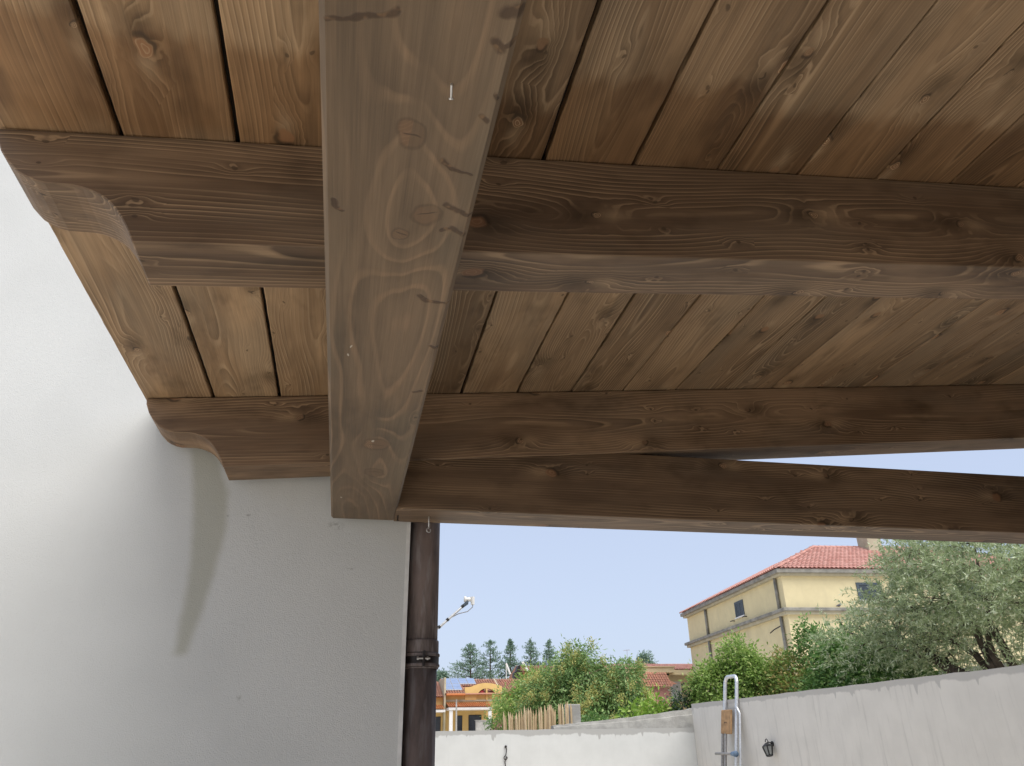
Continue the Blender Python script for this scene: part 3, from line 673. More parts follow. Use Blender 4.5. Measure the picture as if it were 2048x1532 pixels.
# ------------------------------------------------------------------ big yellow building on the right
BA = R(-4.5)
bb = thing('yellow_building', 'tall pale yellow building with a hipped rose tiled roof', 'building', (22.2, 36.63, 0), BA)
UW, VD = 19.0, 15.65
MB().box((0.4, 0.4, 0), (UW-0.4, VD-0.25, 9.52)).build('wall', YELLOW, bb)
ev = MB().box((0, 0, 9.48), (UW, VD, 9.69)).build('eaves_slab', MOULD, bb, bevel=0.02)
MB().box((0.16, 0.16, 9.36), (UW-0.16, VD-0.1, 9.479)).build('eaves_moulding', TRIM, ev)
bd = MB().box((0.06, 0.06, 7.52), (UW-0.06, VD-0.02, 7.69)).build('storey_band', MOULD, bb, bevel=0.02)
MB().box((0.2, 0.2, 7.36), (UW-0.2, VD-0.12, 7.519)).build('band_moulding', TRIM, bd)
for (v_, z0, z1) in ((1.02, 7.70, 9.37), (11.56, 7.70, 9.37), (1.02, 2.0, 7.37), (11.56, 2.0, 7.37)):
    MB().tube([(0.30, v_, z0), (0.30, v_, z1)], 0.085, 10).build('rain_pipe', MOULD, bb, smooth=True)
MB().tube([(0.28, 1.1, 6.9), (0.15, 1.7, 6.78), (0.1, 2.1, 6.66)], 0.03, 6).build('pipe_stub', DARKMETAL, bb)
def shutter_window(parent, plane, a0, a1, z0, z1):
    """closed slatted shutters in a recess with sill; plane 'u' (faces -u) or 'v' (faces -v)"""
    def BX(m, a, b, za, zb, d0, d1):
        return m.box((0.4+d0, a, za), (0.4+d1, b, zb)) if plane == 'u' else m.box((a, 0.4+d0, za), (b, 0.4+d1, zb))
    f = MB(); BX(f, a0-0.08, a0, z0, z1+0.08, -0.05, 0.03); BX(f, a1, a1+0.08, z0, z1+0.08, -0.05, 0.03); BX(f, a0, a1, z1, z1+0.08, -0.05, 0.03)
    fo = f.build('window', SHUT, parent)
    BX(MB(), a0, a1, z0, z1, -0.012, 0.02).build('pane', DARKGL, fo)
    mid = (a0+a1)/2
    for (p, q) in ((a0+0.01, mid-0.01), (mid+0.01, a1-0.01)):
        s = MB(); BX(s, p, p+0.06, z0, z1, -0.035, -0.013); BX(s, q-0.06, q, z0, z1, -0.035, -0.013); BX(s, p+0.06, q-0.06, z0, z0+0.06, -0.035, -0.013); BX(s, p+0.06, q-0.06, z1-0.06, z1, -0.035, -0.013)
        zz = z0+0.09
        while zz < z1-0.08:
            BX(s, p+0.06, q-0.06, zz, zz+0.03, -0.030, -0.016); zz += 0.06
        s.build('shutter', SHUT, fo)
    BX(MB(), a0-0.12, a1+0.12, z0-0.07, z0, -0.10, 0.02).build('sill', WHITEP, fo)
shutter_window(bb, 'u', 5.72, 6.80, 8.14, 8.95)
shutter_window(bb, 'v', 4.66, 5.90, 8.13, 8.96)
shutter_window(bb, 'v', 10.5, 11.7, 8.13, 8.96)
for v_ in (5.42, 7.25): MB().tube([(0.42, v_, 8.02), (0.22, v_, 8.02), (0.2, v_+0.16, 8.0)], 0.03, 6).build('shutter_catch', DARKMETAL, bb)
# hipped roof
RS, RZ = 5.3, 12.10; zb = 9.69
RB = VD - 5.3
roof = MB().add([(0.05,0.05,zb+0.001),(UW-0.05,0.05,zb+0.001),(UW-0.05,VD-0.05,zb+0.001),(0.05,VD-0.05,zb+0.001),(RS,RS,RZ-0.06),(UW-RS,RS,RZ-0.06),(UW-RS,RB,RZ-0.06),(RS,RB,RZ-0.06)],
                [(0,1,5,4),(1,2,6,5),(2,3,7,6),(3,0,4,7),(4,5,6,7),(3,2,1,0)]).build('roof', TILE, bb)
sl_len = math.hypot(RS, RZ-zb)
tile_field('tile_field', TILE, roof, (0, 0, zb), (1,0,0), (0, RS, RZ-zb), UW, sl_len, 76, 14, lambda u, v: v/sl_len*RS <= u+0.1 <= UW+0.2 - v/sl_len*RS)
tile_field('tile_field', TILE, roof, (0, VD, zb), (0,-1,0), (RS, 0, RZ-zb), VD, sl_len, 62, 14, lambda u, v: v/sl_len*RS <= u+0.1 <= VD+0.2 - v/sl_len*RS)
def ridge_line(parent, A, B, n, mat, r=0.13):
    A, B = Vector(A), Vector(B); d = (B-A)/n
    vs0 = MB(); side = d.cross(Vector((0,0,1))).normalized(); up = side.cross(d).normalized()
    L = d.length
    vs = []; fs = []
    for (t, rr) in ((-0.06, r*1.08), (1.04, r*0.9)):
        for k in range(7):
            a = math.pi*k/6; vs.append((t*L, math.cos(a)*rr, math.sin(a)*rr*0.8))
    fs = [(q, q+1, q+8, q+7) for q in range(6)]
    me = bpy.data.meshes.new('ridge_tile'); me.from_pydata(vs, [], fs); me.materials.append(mat)
    for i in range(n):
        m = axes(d.normalized(), side, up, A + d*i); link('ridge_tile', me, parent, m)
ridge_line(roof, (0.1, 0.1, zb+0.06), (RS, RS, RZ+0.03), 17, TILE)
ridge_line(roof, (RS, RS, RZ+0.03), (UW-RS, RS, RZ+0.03), 22, TILE)
ridge_line(roof, (0.1, VD-0.1, zb+0.06), (RS, RB, RZ+0.03), 17, TILE)
ch = MB().box((8.35, 4.3, 11.3), (9.25, 5.4, 13.6)).build('chimney', TRIM, bb, bevel=0.02)
MB().box((8.2, 4.15, 13.6), (9.4, 5.55, 13.75)).build('chimney_cap', MOULD, ch)
# pigeon on the storey band
bw = Matrix.Translation((22.2, 36.63, 0)) @ Matrix.Rotation(BA, 4, 'Z')
pg = MB()
pts = [(-0.20,0,-0.035),(-0.13,0,-0.015),(-0.06,0,0.0),(0.0,0,0.01),(0.06,0,0.03),(0.095,0,0.065),(0.115,0,0.10),(0.135,0,0.115),(0.16,0,0.11),(0.185,0,0.102)]
pg.tube(pts, [0.012,0.03,0.055,0.065,0.058,0.040,0.030,0.032,0.020,0.004], 12)
for sy in (-0.02, 0.02): pg.tube([(0.01, sy, -0.03), (0.012, sy, -0.105)], 0.005, 5)
PIG = simple('pigeon grey', (0.11, 0.105, 0.12), 0.7, 0.25, 20.0)
po = pg.build('pigeon', PIG, smooth=True); po.matrix_world = bw @ Matrix.Translation((3.25, 0.2, 7.80)) @ Matrix.Rotation(R(12), 4, 'Z')
tag(po, 'grey pigeon perched on the ledge of the tall yellow building', 'bird')

# ------------------------------------------------------------------ ochre house on the left
h1 = thing('ochre_house', 'ochre house with solar panels and a half round dormer arch', 'house', (0, 60, 0))
def arch_pts(cx, cz, r, n=16, a0=0.0, a1=math.pi): return [(cx + r*math.cos(a0+(a1-a0)*i/n), cz + r*math.sin(a0+(a1-a0)*i/n)) for i in range(n+1)]
MB().box((7.60, 0.0, 0), (14.0, 6.0, 4.86)).build('wall', OCHRE, h1)
# curved dormer front with a half-round opening
out = [(9.03, 4.862), (9.03, 5.36)] + [(9.45, 5.40), (9.75, 5.50), (10.05, 5.60), (10.40, 5.66), (10.70, 5.67), (11.05, 5.64), (11.40, 5.56), (11.85, 5.43)] + [(11.85, 4.862)]
opening = arch_pts(10.68, 4.50, 0.79, 18)
m = MB(); inn = [(x_, max(z_, 4.50)) for x_, z_ in opening]
top = [(11.85, 4.862)] + [(11.85,5.43),(11.40,5.56),(11.05,5.64),(10.70,5.67),(10.40,5.66),(10.05,5.60),(9.75,5.50),(9.45,5.40),(9.03,5.36)] + [(9.03, 4.862)]
def outer_at(x_):
    P = sorted([(9.03,5.36),(9.45,5.40),(9.75,5.50),(10.05,5.60),(10.40,5.66),(10.70,5.67),(11.05,5.64),(11.40,5.56),(11.85,5.43)])
    for (a, b) in zip(P[:-1], P[1:]):
        if a[0] <= x_ <= b[0]: return a[1] + (b[1]-a[1])*(x_-a[0])/(b[0]-a[0])
    return P[-1][1]
for (xa, xb) in zip([9.03, 9.45, 9.75], [9.45, 9.75, 9.89]): m.add([(xa,-0.1,4.5),(xb,-0.1,4.5),(xb,-0.1,outer_at(xb)),(xa,-0.1,outer_at(xa)),(xa,0.35,4.5),(xb,0.35,4.5),(xb,0.35,outer_at(xb)),(xa,0.35,outer_at(xa))], [(0,1,2,3),(7,6,5,4),(3,2,6,7),(0,4,5,1),(0,3,7,4),(1,5,6,2)])
for (xa, xb) in zip([11.47, 11.6], [11.6, 11.85]): m.add([(xa,-0.1,4.5),(xb,-0.1,4.5),(xb,-0.1,outer_at(xb)),(xa,-0.1,outer_at(xa)),(xa,0.35,4.5),(xb,0.35,4.5),(xb,0.35,outer_at(xb)),(xa,0.35,outer_at(xa))], [(0,1,2,3),(7,6,5,4),(3,2,6,7),(0,4,5,1),(0,3,7,4),(1,5,6,2)])
for (p, q) in zip(opening[:-1], opening[1:]):
    xa, xb = q[0], p[0]; za, zb2 = max(q[1],4.5), max(p[1],4.5)
    m.add([(xa,-0.1,za),(xb,-0.1,zb2),(xb,-0.1,outer_at(xb)),(xa,-0.1,outer_at(xa)),(xa,0.35,za),(xb,0.35,zb2),(xb,0.35,outer_at(xb)),(xa,0.35,outer_at(xa))], [(0,1,2,3),(7,6,5,4),(3,2,6,7),(0,4,5,1)])
dm = m.build('dormer_front', OCHRE, h1)
MB().prism([(9.95, 4.862), (11.45, 4.862), (11.4, 5.2), (10.9, 5.45), (10.3, 5.4)], 'y', 0.9, 0.95).build('dormer_back', CREAM, dm)
MB().box((10.05, 0.55, 4.863), (10.62, 0.8, 5.30)).build('dormer_dark_block', DARKGL, dm)  # plain dark block in the left half of the opening
MB().box((10.62, -0.12, 4.5), (10.74, 0.2, 5.28)).build('mullion', OCHRE, dm)
tag(MB().tube([(10.33, 60.2, 4.862), (10.33, 60.2, 4.95), (10.33, 60.2, 5.1), (10.33, 60.2, 5.2)], [0.14, 0.22, 0.2, 0.10], 12).build('red_bundle', simple('red cloth', (0.45, 0.05, 0.06), 0.8), smooth=True), 'red cloth bundle standing in the half round dormer', 'bundle')
MB().box((7.62, -0.06, 4.40), (11.9, -0.001, 4.52)).build('sill_course', TRIM, h1)
# main roof slope and ridge
rf = MB().add([(7.5,-0.35,4.87),(14.2,-0.35,4.87),(14.2,3.1,6.12),(7.5,3.1,6.12),(14.2,6.4,4.87),(7.5,6.4,4.87)], [(0,1,2,3),(3,2,4,5),(0,3,5),(1,4,2),(0,5,4,1)]).build('roof', TILE_OLD, h1)
tile_field('tile_field', TILE_OLD, rf, (7.5,-0.37,4.875), (1,0,0), (0,3.45,1.25), 6.7, 3.67, 34, 12, lambda u, v: not (1.5 < u < 4.4 and v < 1.9))
MB().add([(11.74,-0.2,5.0),(12.0,-0.2,5.0),(12.0,3.1,6.2),(11.74,3.1,6.2),(11.74,-0.2,4.9),(12.0,-0.2,4.9),(12.0,3.1,6.1),(11.74,3.1,6.1)], [(0,1,2,3),(4,7,6,5),(0,4,5,1),(1,5,6,2),(2,6,7,3),(3,7,4,0)]).build('party_verge', TRIM, rf)
gut = MB().tube([(7.62,-0.42,4.86),(9.03,-0.42,4.86)], 0.07, 8).build('gutter', TILE_OR, h1)
# solar panels: four above, two below
sp = thing('solar_panels', 'blue solar panels on the ochre house roof', 'solar panels', (7.62, 60.0, 0))
def roof_z(y): return 4.87 + (y+0.35)/3.45*1.25
pw = 0.640
for row, (cols_, y0, y1) in enumerate(((4, 1.66, 2.98), (2, 0.28, 1.62))):
    for c_ in range(cols_):
        a, b = c_*pw + 0.012, (c_+1)*pw - 0.012; z0, z1 = roof_z(y0)+0.15, roof_z(y1)+0.15
        fm = MB().add([(a,y0,z0),(b,y0,z0),(b,y1,z1),(a,y1,z1),(a,y0,z0-0.05),(b,y0,z0-0.05),(b,y1,z1-0.05),(a,y1,z1-0.05)], [(0,1,2,3),(4,7,6,5),(0,4,5,1),(1,5,6,2),(2,6,7,3),(3,7,4,0)]).build('panel', ALU, sp)
        e = 0.022; k = (z1-z0)/(y1-y0); ym = (y0+y1)/2
        for (ya, yb) in ((y0+e, ym-0.008), (ym+0.008, y1-e)):
            for (xa, xb) in ((a+e, b-e),):
                MB().add([(xa,ya,z0+(ya-y0)*k+0.004),(xb,ya,z0+(ya-y0)*k+0.004),(xb,yb,z0+(yb-y0)*k+0.004),(xa,yb,z0+(yb-y0)*k+0.004)], [(0,1,2,3)]).build('cell_field', SOLAR, fm)
# tiled canopy on columns
cp = MB().box((7.62,-1.9,3.77), (10.75,-0.002,3.93)).build('canopy', WHITEP, h1)
tile_field('tile_field', TILE_OR, cp, (7.62,-1.95,3.935), (1,0,0), (0,1.9,0.36), 3.13, 1.93, 20, 6)
MB().add([(7.63,-1.88,3.931),(10.74,-1.88,3.931),(10.74,-0.003,4.27),(7.63,-0.003,4.27)], [(0,1,2,3)]).build('canopy_deck', TILE_OR, cp)
for x_ in (7.68, 10.5): MB().box((x_,-1.8,0), (x_+0.24,-1.56,3.769)).build('column', WHITEP, h1)
for (xa, xb, zt) in ((8.50, 8.82, 3.40), (9.38, 10.24, 3.43)):
    f = MB().box((xa-0.05,-0.03,1.1), (xb+0.05,-0.001,zt+0.05)).build('door', DARKMETAL, h1)
    MB().box((xa,-0.06,1.1), (xb,-0.031,zt)).build('pane', DARKGL, f)
# neighbour to the left
h0 = thing('terrace_house', 'narrow slice of an ochre terrace house beside the downpipe', 'house', (0, 60.2, 0))
MB().box((2.0, 0, 0), (7.45, 6, 4.72)).build('wall', OCHRE, h0)
rf0 = MB().add([(2,-0.35,4.70),(7.45,-0.35,4.70),(7.45,3.0,5.95),(2,3.0,5.95),(7.45,6.4,4.7),(2,6.4,4.7)], [(0,1,2,3),(3,2,4,5),(0,3,5),(1,4,2),(0,5,4,1)]).build('roof', TILE_OLD, h0)
tile_field('tile_field', TILE_OLD, rf0, (2,-0.37,4.705), (1,0,0), (0,3.35,1.25), 5.4, 3.57, 28, 12)
cp0 = MB().box((2.0,-1.9,3.65), (7.40,-0.002,3.80)).build('canopy', WHITEP, h0)
tile_field('tile_field', TILE_OR, cp0, (2.0,-1.95,3.805), (1,0,0), (0,1.9,0.36), 5.4, 1.93, 34, 6)
f = MB().box((6.4,-0.03,1.1), (7.30,-0.001,3.40)).build('door', DARKMETAL, h0); MB().box((6.45,-0.06,1.1), (7.25,-0.031,3.35)).build('pane', DARKGL, f)
MB().box((7.46,-0.5,0), (7.59,3.2,6.05)).build('party_wall', TRIM, h0)
tag(MB().tube([(8.03, 57, 0), (8.0, 57, 4.25)], [0.07, 0.055], 10).tube([(8.0, 57, 4.25), (8.0, 57, 4.42)], 0.02, 6).build('pole', CONCRETE, smooth=False), 'slender grey pole in front of the ochre house', 'pole')
tag(MB().box((9.22, 55.8, 0), (10.2, 56.2, 2.98)).box((9.18, 55.76, 2.981), (10.24, 56.24, 3.02)).build('block_pier', CONCRETE), 'grey block pier in front of the ochre house door', 'pier')

# gable roof beyond
h3 = thing('gabled_house', 'distant red roofed house with white verge and dark chimney', 'house', (0, 75, 0))
MB().prism([(17.0, 0), (24, 0), (24, 7.6), (17.0, 7.6)], 'y', 0.3, 7).build('wall', OCHRE, h3)
r3 = MB().add([(16.9,-0.3,7.6),(24.3,-0.3,7.6),(24.3,3.4,8.43),(16.9,3.4,8.43),(24.3,7.3,7.5),(16.9,7.3,7.5)], [(0,1,2,3),(3,2,4,5),(0,3,5),(1,4,2),(0,5,4,1)]).build('roof', TILE_OLD, h3)
tile_field('tile_field', TILE_OLD, r3, (16.9,-0.32,7.61), (1,0,0), (0,3.7,0.83), 7.4, 3.8, 30, 10)
MB().add([(16.72,-0.4,8.50),(17.3,-0.4,7.62),(17.45,-0.4,7.70),(16.9,-0.4,8.56),(16.72,-0.2,8.50),(17.3,-0.2,7.62),(17.45,-0.2,7.70),(16.9,-0.2,8.56)], [(0,1,2,3),(7,6,5,4),(0,4,5,1),(1,5,6,2),(2,6,7,3),(3,7,4,0)]).build('white_verge', WHITEP, r3)
MB().prism([(16.05, 6.2), (16.66, 6.2), (16.72, 8.30), (16.5, 8.25), (16.35, 7.8), (16.1, 7.6)], 'y', 0.2, 1.2).build('chimney', DARKMETAL, h3, bevel=0.03)
MB().tube([(15.27, 0, 8.42), (15.66, 0, 7.45)], 0.09, 6).tube([(15.27, 0, 8.42), (15.27, 0, 6.0)], 0.035, 5).build('flue_pipe', WHITEP, h3)

# cream terrace in the middle distance
h2 = thing('cream_terrace', 'cream terrace with a long red tiled roof behind the trees', 'house', (0, 55, 0))
MB().box((18.0, 0.0, 0), (26.2, 6, 5.80)).build('wall', CREAM, h2)
r2 = MB().add([(18.0,-0.5,6.10),(26.4,-0.5,6.10),(26.4,1.8,6.66),(18.0,1.8,6.66),(26.4,6.4,5.8),(18.0,6.4,5.8)], [(0,1,2,3),(3,2,4,5),(0,3,5),(1,4,2),(0,5,4,1)]).build('roof', TILE, h2)
tile_field('tile_field', TILE, r2, (18.0,-0.52,6.11), (1,0,0), (0,2.3,0.56), 8.4, 2.37, 42, 9)
MB().box((20.9,-1.6,5.86), (23.05,-0.51,6.22)).box((20.8,-1.7,6.221), (23.15,-0.5,6.26)).build('fascia', CREAM, h2)
MB().box((23.1,-1.1,5.74), (26.3,-0.505,6.06)).build('fascia', CREAM, h2)
MB().box((18.0,-0.9,5.85), (20.85,-0.505,6.05)).build('fascia', CREAM, h2)
f = MB().box((23.3,-0.03,4.0), (24.1,-0.001,5.35)).build('window', WHITEP, h2); MB().box((23.38,-0.05,4.05), (24.02,-0.031,5.28)).build('pane', simple('pale blind', (0.6, 0.62, 0.64), 0.5), f)
rr = MB().add([(20.2,-1.2,4.72),(21.4,-1.2,4.72),(21.4,-2.6,4.72),(20.2,-2.6,4.72)], [(0,1,2,3)])
lr = MB().add([(19.6,-3.2,5.72),(20.5,-3.2,5.78),(22.5,-3.2,5.0),(20.6,-4.2,4.72),(19.6,-4.2,4.72),(19.6,-1.2,5.0),(22.5,-1.2,5.0)], [(0,1,2,3,4),(0,5,6,2,1),(0,4,5),(2,6,3)]).build('porch_roof', TILE_OLD, h2)
tile_field('tile_field', TILE_OLD, lr, (19.6,-4.25,4.73), (1,0,0), (0,1.05,1.0), 2.1, 1.4, 12, 6, lambda u, v: True)
MB().box((19.7,-4.0,0), (21.5,-1.3,4.71)).build('porch_wall', simple('rose render', (0.42, 0.22, 0.19), 0.9), h2)
for x_, t_ in ((20.4, 6.85), (22.15, 6.9), (22.4, 6.85)):
    MB().tube([(x_, 1.8, 6.6), (x_, 1.8, t_)], 0.05, 8).build('vent', MOULD, h2)
an = MB().tube([(20.76, 56.6, 6.6), (20.80, 56.6, 7.72)], 0.014, 6).tube([(20.5, 56.6, 7.66), (21.05, 56.6, 7.70)], 0.012, 5)
for i in range(6): an.tube([(20.55+0.085*i, 56.45, 7.665+0.006*i), (20.55+0.085*i, 56.75, 7.665+0.006*i)], 0.007, 4)
tag(an.build('aerial', DULLALU), 'thin television aerial above the cream terrace roof', 'aerial')

# white rail seen through the olive
wr = thing('white_shed', 'low white roofed shed glimpsed through the olive tree', 'shed', (9.7, 11.2, 0))
MB().box((0, -1.9, 0), (2.0, 1.9, 2.45)).build('wall', CREAM, wr)
MB().box((-0.12, -2.05, 2.451), (2.1, 2.05, 2.53)).build('roof', WHITEP, wr)

# ------------------------------------------------------------------ vegetation
def leaves_mesh(C, D, N, L, W, fold=0.25):
    """C centres (base of leaf), D directions, N normals, L lengths, W widths -> pointed leaves, folded along the midrib"""
    D = D/np.linalg.norm(D, axis=1, keepdims=True)
    S = np.cross(D, N); S /= (np.linalg.norm(S, axis=1, keepdims=True)+1e-9)
    Nn = np.cross(S, D)
    L = L[:, None]; W = W[:, None]
    p0 = C; p1 = C + D*L*0.5 + S*W*0.5 + Nn*W*fold; p2 = C + D*L; p3 = C + D*L*0.5 - S*W*0.5 + Nn*W*fold
    V = np.stack([p0, p1, p2, p3], 1).reshape(-1, 3); n = len(C)
    idx = np.arange(n)[:, None]*4
    Fa = np.concatenate([idx+[0, 1, 2], idx+[0, 2, 3]], 1).reshape(-1, 3)
    return V, Fa
def np_mesh(name, V, Fa, mat, parent=None, kind=None):
    me = bpy.data.meshes.new(name); nv, nf = len(V), len(Fa)
    me.vertices.add(nv); me.vertices.foreach_set('co', V.astype(np.float32).ravel())
    me.loops.add(nf*3); me.loops.foreach_set('vertex_index', Fa.astype(np.int32).ravel())
    me.polygons.add(nf); me.polygons.foreach_set('loop_start', np.arange(nf, dtype=np.int32)*3); me.polygons.foreach_set('loop_total', np.full(nf, 3, np.int32))
    me.update(); me.validate(); me.materials.append(mat)
    return link(name, me, parent, None, kind)
def rand_dirs(rs, n):
    v = rs.normal(size=(n, 3)); return v/np.linalg.norm(v, axis=1, keepdims=True)
def lobes_points(rs, lobes, n, shell=0.55):
    vol = np.array([l[1][0]*l[1][1]*l[1][2]*(l[2] if len(l) > 2 else 1) for l in lobes]) ** 0.8; k = rs.choice(len(lobes), n, p=vol/vol.sum())
    d = rand_dirs(rs, n); r = shell + (1-shell)*rs.random(n)**0.8
    c = np.array([l[0] for l in lobes])[k]; rad = np.array([l[1] for l in lobes])[k]
    return c + d*rad*r[:, None], d
def make_tree(name, label, cat, base, lobes, mat, clumps, per, clump_r, L, W, seed, droop=0.3, trunk_r=0.06, limbs=14, group=None, flowers=None, shell=0.5, stems=1, flat=1.0):
    rs = np.random.default_rng(seed); base = np.array(base, float)
    t = thing(name, label, cat, tuple(base), 0.0, group)
    P, d = lobes_points(rs, lobes, clumps, shell)
    P[:, 2] = np.maximum(P[:, 2], 0.25)
    # limbs
    tops = P[rs.choice(len(P), min(limbs, len(P)), replace=False)] - base
    m = MB(); cz = np.mean([l[0][2] for l in lobes]); cc = np.mean([l[0] for l in lobes], axis=0) - base
    fork = Vector((cc[0]*0.5, cc[1]*0.5, max(0.3, cz*0.45)))
    for s_ in range(stems):
        o_ = Vector((rs.uniform(-.12, .12), rs.uniform(-.12, .12), 0)) if stems > 1 else Vector((0,0,0))
        m.tube([o_, o_*0.8 + fork*0.5 + Vector((rs.uniform(-.04,.04), rs.uniform(-.04,.04), 0)), fork + o_], [trunk_r, trunk_r*0.85, trunk_r*0.65], 8)
    for q in tops:
        q = Vector(q); mid = fork.lerp(q, 0.5) + Vector((rs.uniform(-.12,.12), rs.uniform(-.12,.12), rs.uniform(-0.05,.15)))
        m.tube([fork, mid, q], [trunk_r*0.45, trunk_r*0.28, trunk_r*0.08], 6)
    m.build('trunk', BARK, t, smooth=True)
    n = clumps*per
    cen = np.repeat(P, per, 0); dd = np.repeat(d, per, 0)
    sz = np.repeat(rs.uniform(0.6, 1.4, clumps), per)[:, None]
    o = rs.normal(size=(n, 3))*clump_r*sz*np.array([1, 1, flat])
    C = cen + o
    D = dd*0.5 + rs.normal(size=(n, 3))*0.6 + o/(clump_r*2) ; D[:, 2] -= droop
    N = rs.normal(size=(n, 3))*0.6 + np.array([0, 0, 1.0])
    V, Fa = leaves_mesh(C - base, D, N, L*rs.uniform(0.6, 1.3, n), W*rs.uniform(0.7, 1.3, n))
    np_mesh('crown', V, Fa, mat, t)
    if flowers:
        fm, nf, per_f, fs, up = flowers
        sel = [i for i in range(len(P)) if P[i, 2] > up or rs.random() < 0.25]
        ii = rs.choice(sel, nf); Q = P[ii] + d[ii]*clump_r*0.9
        o = rs.normal(size=(nf*per_f, 3))*np.array([fs, fs, fs*1.3]); C = np.repeat(Q, per_f, 0) + o
        V, Fa = leaves_mesh(C - base, rs.normal(size=(nf*per_f, 3)), rs.normal(size=(nf*per_f, 3)), np.full(nf*per_f, 0.045), np.full(nf*per_f, 0.028))
        np_mesh('blossom', V, Fa, fm, t)
    return t

# broad tree in the middle with cream panicles
make_tree('flowering_tree', 'rounded green tree with cream yellow panicles in the middle distance', 'tree', (6.4, 21.2, 0),
          [((6.35,21.1,3.15),(0.75,0.8,0.88)), ((5.65,21.6,2.55),(0.85,0.8,0.75)), ((7.25,20.4,2.75),(0.65,0.7,0.80)), ((6.6,20.6,2.1),(1.2,0.9,0.8)), ((5.9,21.2,1.5),(1.1,0.9,0.9))],
          L_TREE, 760, 46, 0.12, 0.12, 0.042, 1, droop=0.75, trunk_r=0.11, flowers=(L_FLOW, 190, 110, 0.065, 2.5))
make_tree('loose_tree', 'light green loose tree left of the flowering tree', 'tree', (5.6, 23.6, 0),
          [((5.75,23.4,3.0),(0.75,0.7,0.62)), ((5.15,23.4,2.5),(0.75,0.7,0.6)), ((6.5,23.6,3.0),(0.7,0.7,0.6)), ((5.6,23.4,1.8),(0.9,0.7,0.8))],
          L_GREEN, 360, 40, 0.12, 0.11, 0.045, 2, droop=0.4, trunk_r=0.08)
make_tree('round_shrub', 'dark green shrub beside the ochre house, left of the canes', 'shrub', (5.0, 25.6, 0),
          [((5.05,25.5,2.25),(0.48,0.5,0.55)), ((5.4,25.6,1.8),(0.6,0.5,0.6)), ((4.9,25.5,1.5),(0.5,0.5,0.7))], L_DARK, 150, 44, 0.10, 0.10, 0.035, 3, droop=0.4, stems=3)
make_tree('oleander', 'small pink flowering oleander peeping over the white wall', 'shrub', (4.85, 24.9, 0),
          [((4.88,24.9,1.8),(0.22,0.2,0.35))], L_DARK, 26, 22, 0.07, 0.11, 0.02, 4, stems=4, trunk_r=0.02, flowers=(L_PINK, 14, 26, 0.05, 1.85))
make_tree('low_bush', 'low leafy bush between the cane fence and concrete wall', 'bush', (5.0, 16.2, 0),
          [((5.05,16.2,1.75),(0.45,0.3,0.32))], L_DARK, 60, 34, 0.07, 0.08, 0.04, 5, stems=3, trunk_r=0.03)
make_tree('lemon_bush', 'bright lime leafed bush behind the concrete wall', 'bush', (6.45, 16.0, 0),
          [((6.35,16.0,2.05),(0.36,0.3,0.42)), ((6.65,15.9,1.9),(0.3,0.3,0.3)), ((6.05,16.0,1.9),(0.35,0.3,0.3))], L_LIME, 70, 26, 0.09, 0.12, 0.055, 6, droop=0.5, stems=3, trunk_r=0.03)
make_tree('dark_bush', 'small dark leafed bush against the hedge by the wall corner', 'bush', (6.9, 15.9, 0),
          [((6.92,15.7,2.15),(0.26,0.3,0.38)), ((6.8,15.7,1.7),(0.3,0.3,0.5))], leaf_mat('blackish green leaves', (0.025,0.055,0.025), (0.06,0.11,0.05), (0.12,0.18,0.10), 0.2), 70, 36, 0.07, 0.07, 0.03, 7, stems=3, trunk_r=0.03)
make_tree('privet', 'bright green privet with a pointed top behind the ladder', 'shrub', (7.75, 15.2, 0),
          [((7.45,15.3,2.45),(0.50,0.5,0.55)), ((7.9,15.05,2.9),(0.36,0.4,0.62)), ((8.15,14.7,2.55),(0.45,0.4,0.5)), ((7.7,15.1,1.8),(0.75,0.6,0.7))],
          L_GREEN, 560, 40, 0.085, 0.085, 0.042, 8, droop=0.35, stems=4)
make_tree('photinia', 'coppery tipped shrub right of the ladder', 'shrub', (8.4, 14.0, 0),
          [((8.45,14.05,2.55),(0.42,0.45,0.52)), ((8.5,13.6,2.2),(0.55,0.5,0.5)), ((8.3,14.1,1.9),(0.5,0.6,0.6))],
          L_RED, 340, 40, 0.085, 0.085, 0.040, 9, droop=0.3, stems=4, flowers=(leaf_mat('coppery shoots', (0.36,0.24,0.09), (0.46,0.33,0.13), (0.5,0.36,0.18), 0.3), 40, 40, 0.06, 2.6))
make_tree('laurel', 'deep green laurel between the coppery shrub and olive tree', 'shrub', (8.75, 12.6, 0),
          [((8.72,13.55,3.15),(0.28,0.28,0.48)), ((8.75,12.7,2.75),(0.6,0.7,0.55)), ((8.7,11.8,2.6),(0.55,0.7,0.5)), ((8.6,12.4,2.1),(0.7,1.2,0.6)), ((8.6,11.0,2.3),(0.5,0.7,0.45))],
          L_DARK, 600, 40, 0.085, 0.085, 0.043, 10, droop=0.35, stems=4)

